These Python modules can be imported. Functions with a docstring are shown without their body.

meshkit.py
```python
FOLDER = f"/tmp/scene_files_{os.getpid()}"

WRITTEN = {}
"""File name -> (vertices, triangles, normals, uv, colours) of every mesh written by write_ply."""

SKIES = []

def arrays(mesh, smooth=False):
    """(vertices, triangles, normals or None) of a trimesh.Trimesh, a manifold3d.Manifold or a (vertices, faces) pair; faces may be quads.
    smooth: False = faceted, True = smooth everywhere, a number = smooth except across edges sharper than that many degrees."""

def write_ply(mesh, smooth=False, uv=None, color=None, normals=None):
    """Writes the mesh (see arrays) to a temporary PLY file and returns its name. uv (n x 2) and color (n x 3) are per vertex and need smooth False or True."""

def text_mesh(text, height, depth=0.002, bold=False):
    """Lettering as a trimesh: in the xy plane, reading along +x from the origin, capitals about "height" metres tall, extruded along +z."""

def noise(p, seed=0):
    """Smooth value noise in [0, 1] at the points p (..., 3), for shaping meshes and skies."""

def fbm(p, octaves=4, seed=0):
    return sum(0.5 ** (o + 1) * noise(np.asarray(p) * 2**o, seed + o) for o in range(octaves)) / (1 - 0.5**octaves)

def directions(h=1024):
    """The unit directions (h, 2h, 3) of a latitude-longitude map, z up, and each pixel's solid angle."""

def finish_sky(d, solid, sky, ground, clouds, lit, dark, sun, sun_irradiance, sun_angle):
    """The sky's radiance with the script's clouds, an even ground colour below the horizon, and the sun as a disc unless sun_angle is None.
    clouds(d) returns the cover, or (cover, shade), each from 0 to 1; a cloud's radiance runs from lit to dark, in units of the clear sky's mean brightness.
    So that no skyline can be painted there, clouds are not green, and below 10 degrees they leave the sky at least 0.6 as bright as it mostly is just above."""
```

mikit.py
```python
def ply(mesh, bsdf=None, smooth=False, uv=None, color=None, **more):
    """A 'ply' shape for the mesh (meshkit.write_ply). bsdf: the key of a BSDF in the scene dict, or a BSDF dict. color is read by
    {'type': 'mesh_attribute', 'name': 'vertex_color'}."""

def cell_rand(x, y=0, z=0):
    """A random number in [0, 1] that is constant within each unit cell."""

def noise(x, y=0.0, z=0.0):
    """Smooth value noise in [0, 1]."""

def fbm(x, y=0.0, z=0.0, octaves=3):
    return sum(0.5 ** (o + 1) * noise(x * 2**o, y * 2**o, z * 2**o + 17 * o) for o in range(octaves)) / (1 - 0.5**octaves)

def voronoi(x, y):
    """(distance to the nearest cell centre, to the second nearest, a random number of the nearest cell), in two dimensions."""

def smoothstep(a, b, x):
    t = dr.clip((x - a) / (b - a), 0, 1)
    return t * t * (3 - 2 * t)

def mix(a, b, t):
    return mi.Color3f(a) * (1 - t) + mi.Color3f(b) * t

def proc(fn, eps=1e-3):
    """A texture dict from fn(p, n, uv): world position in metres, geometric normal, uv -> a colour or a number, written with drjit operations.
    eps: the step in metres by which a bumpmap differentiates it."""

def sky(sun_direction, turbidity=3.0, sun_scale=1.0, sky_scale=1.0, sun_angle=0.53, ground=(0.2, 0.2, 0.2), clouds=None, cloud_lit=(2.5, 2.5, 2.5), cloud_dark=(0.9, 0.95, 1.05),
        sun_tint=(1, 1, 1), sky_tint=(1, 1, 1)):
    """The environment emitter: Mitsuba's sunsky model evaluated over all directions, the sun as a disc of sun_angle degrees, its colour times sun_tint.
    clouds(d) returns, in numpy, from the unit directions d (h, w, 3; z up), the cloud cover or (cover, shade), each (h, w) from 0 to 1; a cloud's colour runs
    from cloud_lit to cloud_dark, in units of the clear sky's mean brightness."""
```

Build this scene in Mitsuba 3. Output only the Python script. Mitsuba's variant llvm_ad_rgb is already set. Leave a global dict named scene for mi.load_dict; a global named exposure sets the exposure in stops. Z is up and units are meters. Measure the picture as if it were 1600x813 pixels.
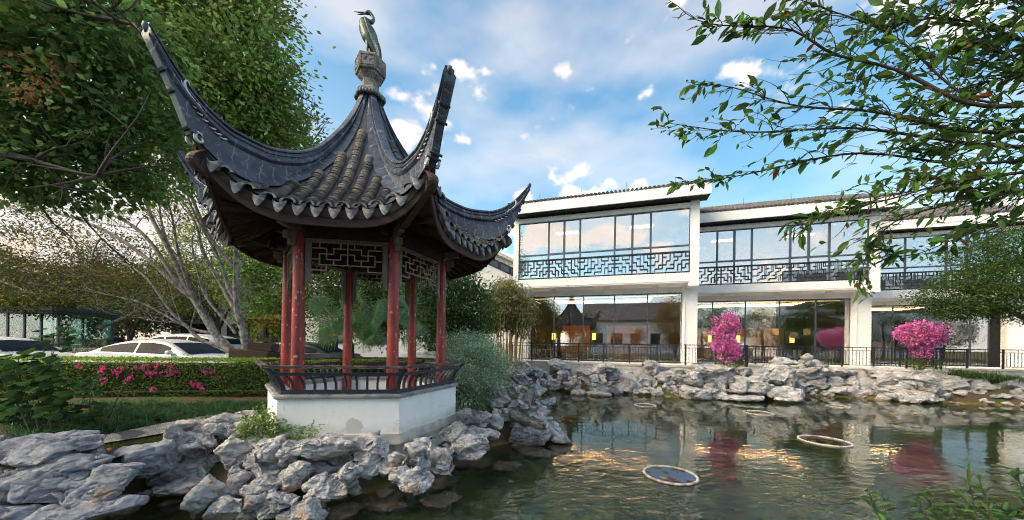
import math, random
import numpy as np, trimesh, manifold3d
import drjit as dr
import mitsuba as mi
import mikit, meshkit
from mikit import noise, fbm, voronoi, cell_rand, smoothstep, mix, proc
from shapely.geometry import Polygon, Point, LineString
import shapely

T = mi.ScalarTransform4f
scene, labels = {}, {}

# ------------------------------------------------------------------ camera, sky, exposure
FPX, ZC, ROLL = 533.0, 2.72, 0.015            # focal length in pixels of a 1600 wide picture; eye height above the water; a slight roll
cr, sr = math.cos(ROLL), math.sin(ROLL)
scene['camera'] = {
    'type': 'perspective', 'fov_axis': 'x', 'fov': 2 * math.degrees(math.atan(800 / FPX)),
    'principal_point_offset_y': -133.0 / 813.0,
    'near_clip': 0.05, 'far_clip': 3000.0,
    'to_world': T().look_at(origin=[0, 0, ZC], target=[0, 10, ZC], up=[-sr, 0, cr]),
}
SUN = np.array([-0.70, -0.30, 0.55])
exposure = 2.9


def sky_clouds(d):
    x, y, z = d[..., 0], d[..., 1], d[..., 2]
    p = d * np.array([1.0, 1.0, 1.35])
    big = meshkit.fbm(p * 3.9 + 3.3, 3, seed=4)
    fine = meshkit.fbm(p * 13.5 + 1.7, 6, seed=9)
    puffs = np.clip((0.42 * big + 0.58 * fine - 0.548) / 0.10, 0, 1)
    puffs = puffs * puffs * (3 - 2 * puffs)
    veil = np.clip((meshkit.fbm(p * np.array([3.0, 3.0, 4.5]) + 31.0, 6, seed=2) - 0.40) / 0.32, 0, 1) * 0.50
    low = np.clip(1 - z / 0.27, 0, 1) ** 1.4 * 0.72
    left = np.exp(-((np.degrees(np.arctan2(x, np.maximum(y, 1e-6))) + 48) / 30) ** 2) * (y > 0)
    glow = left * np.clip(1 - z / 0.62, 0, 1) ** 1.1 * 0.92
    cover = 1 - (1 - puffs * 0.95) * (1 - veil) * (1 - low) * (1 - glow)
    shade = np.clip(0.25 + 2.2 * (meshkit.fbm(p * 9.0 + 5.0, 4, seed=6) - 0.45) + 0.5 * (1 - puffs), 0, 1) * (1 - 0.4 * low) * 0.4
    shade = np.clip(shade + 1.2 * glow, 0, 1)
    return cover, shade


scene['sky'] = mikit.sky(SUN.tolist(), turbidity=3.0, sun_scale=0.52, sun_angle=36.0, sun_tint=(1.0, 0.95, 0.89), sky_scale=1.0,
                         clouds=sky_clouds, cloud_lit=(2.35, 2.12, 1.92), cloud_dark=(1.75, 1.32, 1.02), sky_tint=(0.96, 1.20, 1.07))


# ------------------------------------------------------------------ helpers
def W(x, y, Y):
    """The world point that stands Y metres in front of the camera at the photograph's pixel (x, y): used to survey positions."""
    a, b = x - 800.0, y - 539.5
    u, v = cr * a + sr * b, -sr * a + cr * b
    return np.array([u / FPX * Y, Y, ZC - v / FPX * Y])


def Wz(x, y, z):
    """As W, but for the pixel's point at height z."""
    a, b = x - 800.0, y - 539.5
    u, v = cr * a + sr * b, -sr * a + cr * b
    Y = (ZC - z) * FPX / v
    return np.array([u / FPX * Y, Y, z])


def numbered(k):
    if k not in scene and k not in labels:
        return k
    n = 1
    while f'{k}_{n:03d}' in scene or f'{k}_{n:03d}' in labels:
        n += 1
    return f'{k}_{n:03d}'


def thing(name, label, cat, group=None):
    k = numbered(name)
    labels[k] = {'label': label, 'category': cat}
    if group:
        labels[k]['group'] = group
    return k


def part(parent, name, mesh, bsdf, smooth=False, label=None, stuff=False, **kw):
    k = numbered(parent + '__' + name)
    scene[k] = mikit.ply(mesh, bsdf, smooth, **kw)
    if label or stuff:
        labels[k] = {}
        if label:
            labels[k]['label'] = label
        if stuff:
            labels[k]['kind'] = 'stuff'
    return k


def solo(name, mesh, bsdf, label, cat, group=None, smooth=False, kind=None, **kw):
    k = thing(name, label, cat, group)
    scene[k] = mikit.ply(mesh, bsdf, smooth, **kw)
    if kind:
        labels[k]['kind'] = kind
    return k


def setting(name, mesh, bsdf, label, smooth=False, **kw):
    k = numbered(name)
    scene[k] = mikit.ply(mesh, bsdf, smooth, **kw)
    labels[k] = {'kind': 'structure', 'label': label, 'category': name.split('_')[-1]}
    return k


class MB:
    """A mesh that grows."""
    def __init__(self):
        self.v, self.f, self.c, self.n = [], [], [], 0

    def add(self, v, f, c=None):
        v = np.asarray(v, float); f = np.asarray(f, int)
        if f.shape[1] == 4:
            f = np.vstack([f[:, [0, 1, 2]], f[:, [0, 2, 3]]])
        self.v.append(v); self.f.append(f + self.n); self.n += len(v)
        if c is not None:
            self.c.append(np.broadcast_to(np.asarray(c, float), (len(v), 3)))
        return self

    def mesh(self, m, c=None):
        return self.add(m[0] if isinstance(m, tuple) else m.vertices, m[1] if isinstance(m, tuple) else m.faces, c)

    def box(self, lo, hi, fr=None, c=None):
        lo, hi = np.minimum(lo, hi), np.maximum(lo, hi)
        v = np.array([[x, y, z] for x in (lo[0], hi[0]) for y in (lo[1], hi[1]) for z in (lo[2], hi[2])], float)
        if fr is not None:
            v = fr(v)
        f = [[0, 1, 3, 2], [4, 6, 7, 5], [0, 4, 5, 1], [2, 3, 7, 6], [0, 2, 6, 4], [1, 5, 7, 3]]
        return self.add(v, f, c)

    def bar(self, a, b, w, h, up=(0, 0, 1), c=None):
        """A straight bar from a to b, w wide and h deep along up."""
        a, b = np.asarray(a, float), np.asarray(b, float)
        d = b - a; L = np.linalg.norm(d); d = d / L
        s = np.cross(d, up)
        if np.linalg.norm(s) < 1e-6:
            s = np.cross(d, [1, 0, 0])
        s = s / np.linalg.norm(s); t = np.cross(s, d)
        v = np.array([p + i * s * w / 2 + j * t * h / 2 for p in (a, b) for i in (-1, 1) for j in (-1, 1)])
        return self.add(v, [[0, 2, 3, 1], [4, 5, 7, 6], [0, 1, 5, 4], [2, 6, 7, 3], [0, 4, 6, 2], [1, 3, 7, 5]], c)

    def tube(self, pts, rad, n=8, cap=True, c=None):
        v, f = tube(pts, rad, n, cap)
        return self.add(v, f, c)

    def out(self):
        return np.vstack(self.v), np.vstack(self.f)

    def col(self):
        return np.vstack(self.c)


def tube(pts, rad, n=8, cap=True):
    p = np.asarray(pts, float); m = len(p)
    rad = np.broadcast_to(np.asarray(rad, float), (m,))
    d = np.gradient(p, axis=0); d /= np.linalg.norm(d, axis=1, keepdims=True) + 1e-12
    s = np.cross(d[0], [0.123, 0.3, 1.0]); s /= np.linalg.norm(s)
    vs = []
    a = np.arange(n) / n * 2 * np.pi
    for i in range(m):
        s = s - d[i] * (s @ d[i]); s /= np.linalg.norm(s) + 1e-12
        t = np.cross(d[i], s)
        vs.append(p[i] + rad[i] * (np.cos(a)[:, None] * s + np.sin(a)[:, None] * t))
    v = np.vstack(vs)
    i, j = np.meshgrid(np.arange(m - 1), np.arange(n), indexing='ij')
    q = np.stack([i * n + j, i * n + (j + 1) % n, (i + 1) * n + (j + 1) % n, (i + 1) * n + j], -1).reshape(-1, 4)
    f = np.vstack([q[:, [0, 1, 2]], q[:, [0, 2, 3]]])
    if cap:
        v = np.vstack([v, p[0], p[-1]])
        k = np.arange(n)
        f = np.vstack([f, np.stack([k * 0 + m * n, (k + 1) % n, k], 1), np.stack([k * 0 + m * n + 1, (m - 1) * n + k, (m - 1) * n + (k + 1) % n], 1)])
    return v, f


def grid(P, closed_u=False, closed_v=False):
    """Quads over an array of points (nu, nv, 3)."""
    nu, nv = P.shape[:2]
    i, j = np.meshgrid(np.arange(nu if closed_u else nu - 1), np.arange(nv if closed_v else nv - 1), indexing='ij')
    i2, j2 = (i + 1) % nu, (j + 1) % nv
    q = np.stack([i * nv + j, i2 * nv + j, i2 * nv + j2, i * nv + j2], -1).reshape(-1, 4)
    return P.reshape(-1, 3), np.vstack([q[:, [0, 1, 2]], q[:, [0, 2, 3]]])


def extrude(poly, h):
    return trimesh.creation.extrude_polygon(poly if isinstance(poly, Polygon) else Polygon(poly), h, engine='earcut')


def moved(m, A=None, t=(0, 0, 0)):
    v, f = (m[0], m[1]) if isinstance(m, tuple) else (np.array(m.vertices), np.array(m.faces))
    if A is not None:
        v = v @ np.asarray(A, float).T
        if np.linalg.det(np.asarray(A, float)) < 0:
            f = f[:, ::-1]
    return v + np.asarray(t, float), f


def rotz(a):
    c, s = math.cos(a), math.sin(a)
    return np.array([[c, -s, 0], [s, c, 0], [0, 0, 1.0]])


def rounded(lo, hi, r, seg=8):
    """A box with rounded edges."""
    lo, hi = np.minimum(lo, hi), np.maximum(lo, hi)
    s = manifold3d.Manifold.sphere(r, seg)
    m = manifold3d.Manifold.batch_hull([s.translate([float(c) for c in (x, y, z)]) for x in (lo[0] + r, hi[0] - r) for y in (lo[1] + r, hi[1] - r) for z in (lo[2] + r, hi[2] - r)])
    k = m.to_mesh()
    return np.array(k.vert_properties[:, :3], float), np.array(k.tri_verts)


def interp(x, pts):
    """A smooth curve through pts [(x, y)...]."""
    from scipy.interpolate import PchipInterpolator
    a = np.array(pts, float)
    return PchipInterpolator(a[:, 0], a[:, 1], extrapolate=True)(x)


def smooth_path(pts, n):
    from scipy.interpolate import CubicSpline
    p = np.asarray(pts, float)
    t = np.concatenate([[0], np.cumsum(np.linalg.norm(np.diff(p, axis=0), axis=1) ** 0.5)])
    if len(p) == 2:
        return p[0] + np.linspace(0, 1, n)[:, None] * (p[1] - p[0])
    return CubicSpline(t, p)(np.linspace(0, t[-1], n))


# ------------------------------------------------------------------ materials
def mat(name, **kw):
    scene[name] = {'type': 'twosided', 'bsdf': {'type': 'principled', **kw}}
    return name


def rgb(*c):
    return {'type': 'rgb', 'value': list(map(float, c))}


def bump(name, fn, scale, eps=2e-3, **kw):
    scene[name] = {'type': 'twosided', 'bsdf': {'type': 'bumpmap', 'arbitrary': proc(fn, eps), 'scale': scale, 'bsdf': {'type': 'principled', **kw}}}
    return name


def plaster_col(p, n, uv):
    a = fbm(p.x * 1.3, p.y * 1.3, p.z * 1.3, 4)
    streak = fbm(p.x * 7 + p.y * 7, 0.0, p.z * 0.5, 3)
    return mix((0.86, 0.86, 0.86), (0.74, 0.74, 0.735), smoothstep(0.5, 0.95, a * 0.6 + streak * 0.4))


mat('m_white_wall', base_color=proc(plaster_col), roughness=0.75, specular=0.3)


def base_wall_col(p, n, uv):
    a = fbm(p.x * 3, p.y * 3, p.z * 3, 4)
    streak = fbm(p.x * 11 + p.y * 11, 0.0, p.z * 0.7, 3)
    c = mix((0.84, 0.86, 0.88), (0.68, 0.69, 0.70), smoothstep(0.5, 0.9, a * 0.5 + streak * 0.5))
    low = smoothstep(1.28, 1.0, p.z + 0.22 * (fbm(p.x * 6, p.y * 6, p.z * 6, 4) - 0.3))
    c = mix(c, (0.50, 0.48, 0.42), low * 0.6)
    crack = dr.abs(fbm(p.x * 2.2 + p.y * 1.3, p.z * 2.0, 3.0, 5) - 0.5)
    c = mix(c, (0.46, 0.46, 0.45), smoothstep(0.006, 0.0, crack) * 0.5)
    # a patch where the render has come off
    d = dr.sqrt(dr.square((p.x + 2.95) / 0.15) + dr.square((p.z - 1.10) / 0.19)) + 0.9 * (fbm(p.x * 14, p.y * 14, p.z * 14, 3) - 0.5)
    return mix(c, (0.58, 0.57, 0.55), smoothstep(1.08, 0.92, d) * smoothstep(7.2, 6.9, p.y))


mat('m_base_wall', base_color=proc(base_wall_col), roughness=0.8, specular=0.3)


def stone_col(p, n, uv):
    a = fbm(p.x * 6, p.y * 6, p.z * 6, 4)
    return mix((0.60, 0.58, 0.53), (0.42, 0.41, 0.38), smoothstep(0.35, 0.75, a))


mat('m_pale_stone', base_color=proc(stone_col), roughness=0.8, specular=0.3)
mat('m_capstone', base_color=proc(lambda p, n, uv: mix((0.30, 0.30, 0.30), (0.16, 0.17, 0.18), smoothstep(0.35, 0.7, fbm(p.x * 5, p.y * 5, p.z * 5, 4)))), roughness=0.75)


def red_col(p, n, uv):
    a = fbm(p.x * 9, p.y * 9, p.z * 2.5, 4)
    b = fbm(p.x * 60, p.y * 60, p.z * 6, 2)
    c = mix((0.36, 0.052, 0.046), (0.21, 0.033, 0.030), smoothstep(0.35, 0.75, a))
    c = mix(c, (0.40, 0.12, 0.10), smoothstep(0.66, 0.78, b) * 0.5)
    chip = smoothstep(0.74, 0.78, fbm(p.x * 30, p.y * 30, p.z * 9 + 5, 2))
    c = mix(c, (0.11, 0.022, 0.022), smoothstep(0.5, 0.8, fbm(p.x * 4 + 9, p.y * 4, p.z * 1.1, 3)) * 0.6)
    return mix(c, (0.55, 0.45, 0.38), chip * 0.8)


mat('m_red_lacquer', base_color=proc(red_col), roughness=0.42, specular=0.5)


def dark_wood_col(p, n, uv):
    a = fbm(p.x * 14, p.y * 14, p.z * 14, 3)
    return mix((0.050, 0.032, 0.028), (0.024, 0.016, 0.016), a)


mat('m_dark_wood', base_color=proc(dark_wood_col), roughness=0.55, specular=0.4)
mat('m_fascia_wood', base_color=proc(lambda p, n, uv: mix((0.085, 0.055, 0.05), (0.04, 0.027, 0.027), fbm(p.x * 5, p.y * 5, p.z * 30, 4))), roughness=0.6, specular=0.4)
mat('m_grey_wood', base_color=proc(lambda p, n, uv: mix((0.24, 0.22, 0.21), (0.11, 0.10, 0.10), fbm(p.x * 20, p.y * 20, p.z * 4, 3))), roughness=0.6, specular=0.3)
mat('m_lattice', base_color=rgb(0.30, 0.25, 0.19), roughness=0.6)
mat('m_rail_paint', base_color=proc(lambda p, n, uv: mix((0.026, 0.032, 0.055), (0.05, 0.052, 0.065), smoothstep(0.5, 0.75, fbm(p.x * 12, p.y * 12, p.z * 12, 3)))), roughness=0.45, specular=0.5)
mat('m_worn_rail', base_color=proc(lambda p, n, uv: mix((0.045, 0.035, 0.04), (0.17, 0.12, 0.10), smoothstep(0.42, 0.7, fbm(p.x * 10, p.y * 10, p.z * 30, 4)))), roughness=0.55, specular=0.4)

PCX, PCY = -3.50, 8.20                         # the pavilion's axis


def ridge_col(p, n, uv):
    r = dr.sqrt(dr.square(p.x - PCX) + dr.square(p.y - PCY))
    a = fbm(p.x * 5, p.y * 5, p.z * 5, 4)
    c = mix((0.026, 0.038, 0.064), (0.060, 0.082, 0.125), smoothstep(0.3, 0.75, a))
    wear = smoothstep(0.60, 0.78, fbm(p.x * 17, p.y * 17, p.z * 17, 3))
    c = mix(c, (0.20, 0.21, 0.22), wear * 0.45)
    k = (r + 0.12 * p.z + 0.09 * fbm(p.x * 5, p.y * 5, p.z * 9, 3)) / 0.21
    j = dr.abs(k - dr.floor(k) - 0.5)
    line = smoothstep(0.055, 0.015, j) * smoothstep(0.34, 0.55, fbm(p.x * 8 + 3, p.y * 8, p.z * 8, 2))
    return mix(c, (0.30, 0.32, 0.35), line * 0.55)


mat('m_ridge_tile', base_color=proc(ridge_col), roughness=0.42, specular=0.5)


def tile_col(p, n, uv):
    a = fbm(p.x * 6, p.y * 6, p.z * 6, 4)
    b = fbm(p.x * 26, p.y * 26, p.z * 26, 3)
    c = mix((0.085, 0.082, 0.08), (0.165, 0.150, 0.135), smoothstep(0.35, 0.7, a))
    return mix(c, (0.27, 0.25, 0.22), smoothstep(0.58, 0.75, b) * 0.6)


mat('m_roof_tile', base_color=proc(tile_col), roughness=0.75, specular=0.3)
mat('m_tile_end', base_color=proc(lambda p, n, uv: mix((0.10, 0.115, 0.14), (0.27, 0.28, 0.29), smoothstep(0.4, 0.72, fbm(p.x * 16, p.y * 16, p.z * 16, 4)))), roughness=0.6, specular=0.4)
mat('m_tile_bed', base_color=proc(lambda p, n, uv: mix((0.035, 0.042, 0.06), (0.07, 0.08, 0.10), fbm(p.x * 9, p.y * 9, p.z * 9, 3))), roughness=0.7)
mat('m_stucco_scroll', base_color=rgb(0.62, 0.64, 0.66), roughness=0.6)
mat('m_finial_stone', base_color=proc(lambda p, n, uv: mix((0.22, 0.21, 0.20), (0.085, 0.085, 0.085), smoothstep(0.35, 0.7, fbm(p.x * 10, p.y * 10, p.z * 10, 4)))), roughness=0.75)
mat('m_bronze', base_color=proc(lambda p, n, uv: mix((0.055, 0.08, 0.078), (0.11, 0.145, 0.135), smoothstep(0.4, 0.7, fbm(p.x * 14, p.y * 14, p.z * 6, 4)))), roughness=0.42, metallic=0.55, specular=0.6)
# ------------------------------------------------------------------ pond, ground, paving
FA = -0.3100                                     # the restaurant's facades run in this direction
FT, FN = np.array([math.cos(FA), math.sin(FA)]), np.array([-math.sin(FA), math.cos(FA)])


def fac(t, d, z):
    """A point at t metres along the facades, d metres behind the camera's foot, height z."""
    q = FT * t + FN * d
    return np.array([q[0], q[1], z])


def FR(v):
    """Facade coordinates (t, d, z) to the world."""
    v = np.asarray(v, float)
    q = v[..., :1] * FT + v[..., 1:2] * FN
    return np.concatenate([q, v[..., 2:3]], -1)


POND = Polygon([(-7.6, 2.2), (-6.6, 4.2), (-6.1, 5.1), (-6.2, 5.7), (-5.7, 5.9), (-5.2, 5.7), (-4.8, 5.45), (-3.1, 5.7), (-2.35, 6.25), (-1.9, 6.9), (-1.25, 8.4), (-0.2, 9.3), (0.6, 9.7), (1.5, 9.9),
                (1.3, 11.5), (1.3, 14.0), (1.2, 17.0), (1.7, 21.3), (4.5, 20.6), (6.9, 19.7), (8.7, 18.7), (11.7, 18.2), (14.6, 18.6), (18.0, 20.1), (20.4, 19.3), (21.5, 18.2), (24.9, 17.7), (26.5, 16.6),
                (30, 13.5), (31, 6), (24, 2.5), (12, 1.6), (3, 1.4), (-3, 1.6)])


def ground_height(x, y):
    pts = shapely.points(x, y)
    inside = shapely.contains(POND, pts)
    d = shapely.distance(POND.exterior, pts) * np.where(inside, -1, 1)
    n = meshkit.fbm(np.stack([x * 0.8, y * 0.8, x * 0], -1), 3) - 0.5
    h = interp(np.clip(d, -3, 4.5), [(-3, -0.75), (-1.2, -0.62), (-0.35, -0.32), (0, -0.06), (0.35, 0.42), (0.9, 0.74), (1.8, 0.94), (3, 1.1), (4.5, 1.2)])
    return h + n * np.where(inside, 0.14, 0.06 * np.exp(-np.abs(d) / 8))


def Wg(x, y):
    """The ground point at a pixel of the photograph."""
    z = 1.0
    for _ in range(6):
        q = Wz(x, y, z)
        z = 0.5 * z + 0.5 * float(ground_height(np.array([q[0]]), np.array([q[1]]))[0])
    return Wz(x, y, z)


def ground_mesh():
    a = np.concatenate([[-900, -300, -110, -50, -28], np.arange(-18, 34.01, 0.3), [45, 70, 130, 320, 900]])
    b = np.concatenate([[-900, -300, -100, -40, -15, -6], np.arange(0, 25.01, 0.3), [32, 45, 70, 120, 250, 600, 1500]])
    X, Y = np.meshgrid(a, b, indexing='ij')
    Z = ground_height(X.ravel(), Y.ravel()).reshape(X.shape)
    return grid(np.stack([X, Y, Z], -1))


def ground_col(p, n, uv):
    a = fbm(p.x * 1.7, p.y * 1.7, 0.0, 4)
    b = fbm(p.x * 9, p.y * 9, p.z * 9, 3)
    soil = mix((0.13, 0.095, 0.06), (0.075, 0.06, 0.04), b)
    soil = mix(soil, (0.07, 0.09, 0.035), smoothstep(0.48, 0.62, a))
    bed = mix((0.062, 0.092, 0.030), (0.026, 0.044, 0.014), smoothstep(0.35, 0.7, fbm(p.x * 2.4, p.y * 2.4, 0.0, 4)))
    edge = mix((0.20, 0.16, 0.06), (0.10, 0.09, 0.04), b)
    bed = mix(bed, edge, smoothstep(-0.42, -0.1, p.z))
    return mix(bed, soil, smoothstep(0.02, 0.12, p.z))


mat('m_ground', base_color=proc(ground_col), roughness=0.95, specular=0.1)
setting('ground', ground_mesh(), 'm_ground', 'soil of the garden and the muddy bed of the pond', smooth=True)


def ripple(p, n, uv):
    near = smoothstep(9.5, 5.0, p.y) * smoothstep(-2.2, 1.6, p.x)
    broad = smoothstep(-3.0, 2.5, p.x)
    amp = 0.05 + 0.13 * broad + 0.9 * near
    x, y = p.x + 0.25 * p.y, p.y - 0.22 * p.x
    w = noise(x * 2.1, y * 5.6, 0.3) * 1.0 + noise(x * 5.2, y * 13.0, 4.1) * 0.42 + noise(x * 12.0 + 3, y * 24.0, 2.0) * 0.16
    return w * amp


scene['m_water'] = {'type': 'bumpmap', 'arbitrary': proc(ripple, 4e-3), 'scale': 0.013, 'bsdf': {'type': 'dielectric', 'int_ior': 1.42, 'ext_ior': 1.0}}
WP = np.array(POND.buffer(0.9).exterior.coords)[:-1]
wtri = trimesh.creation.triangulate_polygon(POND.buffer(0.9), engine='earcut')
setting('pond_water', (np.c_[wtri[0], np.zeros(len(wtri[0]))], wtri[1]), 'm_water', 'rippled green water of the pond')

# the car park behind the hedge, the pebble path, the restaurant's terrace
mat('m_asphalt', base_color=proc(lambda p, n, uv: mix((0.10, 0.10, 0.10), (0.06, 0.06, 0.062), fbm(p.x * 3, p.y * 3, 0.0, 4))), roughness=0.9)
setting('car_park_pavement', (np.array([[-60, 9.9, 1.262], [-0.9, 11.9, 1.262], [-0.9, 60, 1.262], [-60, 60, 1.262]]), np.array([[0, 1, 2, 3]])), 'm_asphalt', 'grey asphalt of the car park behind the hedge')


def pebble_col(p, n, uv):
    f1, f2, c = voronoi(p.x * 26, p.y * 26)
    joint = smoothstep(0.03, 0.16, f2 - f1)
    stone = mix((0.36, 0.33, 0.28), (0.62, 0.58, 0.50), c)
    k = smoothstep(0.54, 0.60, fbm(p.x * 1.6, p.y * 2.6, 0.0, 3))
    stone = mix(stone, (0.13, 0.13, 0.135), k)
    return mix((0.15, 0.135, 0.11), stone, joint)


def pebble_h(p, n, uv):
    f1, f2, c = voronoi(p.x * 26, p.y * 26)
    return smoothstep(0.0, 0.3, f2 - f1)


bump('m_pebbles', pebble_h, 0.008, base_color=proc(pebble_col), roughness=0.7)
# ------------------------------------------------------------------ the pavilion
PHI = 0.1617
PA = [PHI + math.radians(60 * k) for k in range(6)]           # corners: right, right back, back, left back, left front, front
PAV = thing('pavilion', 'hexagonal garden pavilion with upswept dark tiled roof and red columns at the pond edge', 'pavilion')


def pd(a):
    return np.array([math.cos(a), math.sin(a), 0.0])


PC = np.array([PCX, PCY, 0.0])


def pv(r, a, z):
    return PC + r * pd(a) + np.array([0, 0, z])


def hexring(r, z):
    return np.array([pv(r, a, z) for a in PA])


def hexwall(r0, r1, z0, z1):
    """A closed hexagonal wall between two radii, sharp corners."""
    P = np.stack([hexring(r1, z0), hexring(r1, z1), hexring(r0, z1), hexring(r0, z0)], 1)
    return grid(P, True, True)


# base: plinth, wall, capstone, floor
base = part(PAV, 'base', hexwall(1.84, 2.135, 0.98, 1.665), 'm_base_wall')
part(base, 'plinth', hexwall(1.80, 2.20, 0.80, 1.0), 'm_pale_stone')
P = np.stack([hexring(2.10, 1.667), hexring(2.185, 1.672), hexring(2.20, 1.69), hexring(2.20, 1.725), hexring(2.18, 1.75), hexring(1.80, 1.752), hexring(1.79, 1.74), hexring(1.79, 1.667)], 1)
part(base, 'capstone', grid(P, True, True), 'm_capstone')
part(base, 'footing', hexwall(1.2, 1.98, -0.3, 0.80), 'm_pale_stone')
m = MB()
for k in range(6):
    a, b = hexring(1.842, 1.27)[k], hexring(1.842, 1.27)[(k + 1) % 6]
    m.add([a, b, PC + [0, 0, 1.27]], [[0, 1, 2]])
part(PAV, 'floor', m.out(), 'm_pale_stone')

# columns with their round stone feet
th = np.linspace(0, 2 * np.pi, 25)[:-1]
for k in range(6):
    c = pv(1.75, PA[k], 0)
    prof = [(0.118, 1.27), (0.119, 1.7), (0.113, 2.9), (0.105, 3.9), (0.104, 4.82)]
    P = np.array([[[c[0] + r * math.cos(t), c[1] + r * math.sin(t), z] for t in th] for r, z in prof])
    col = part(PAV, 'column', grid(P, False, True), 'm_red_lacquer', True)
    P = np.array([[[c[0] + r * math.cos(t), c[1] + r * math.sin(t), z] for t in th] for r, z in [(0.15, 1.27), (0.185, 1.31), (0.185, 1.36), (0.14, 1.40), (0.10, 1.40)]])
    part(col, 'column_foot', grid(P, False, True), 'm_pale_stone', 40)

# leaning railing
RZ0, RZ1 = 1.80, 2.27


def rail_r(z):
    t = (z - RZ0) / (RZ1 - RZ0)
    return 2.05 + 0.31 * max(t, 0.0) ** 1.5


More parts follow.
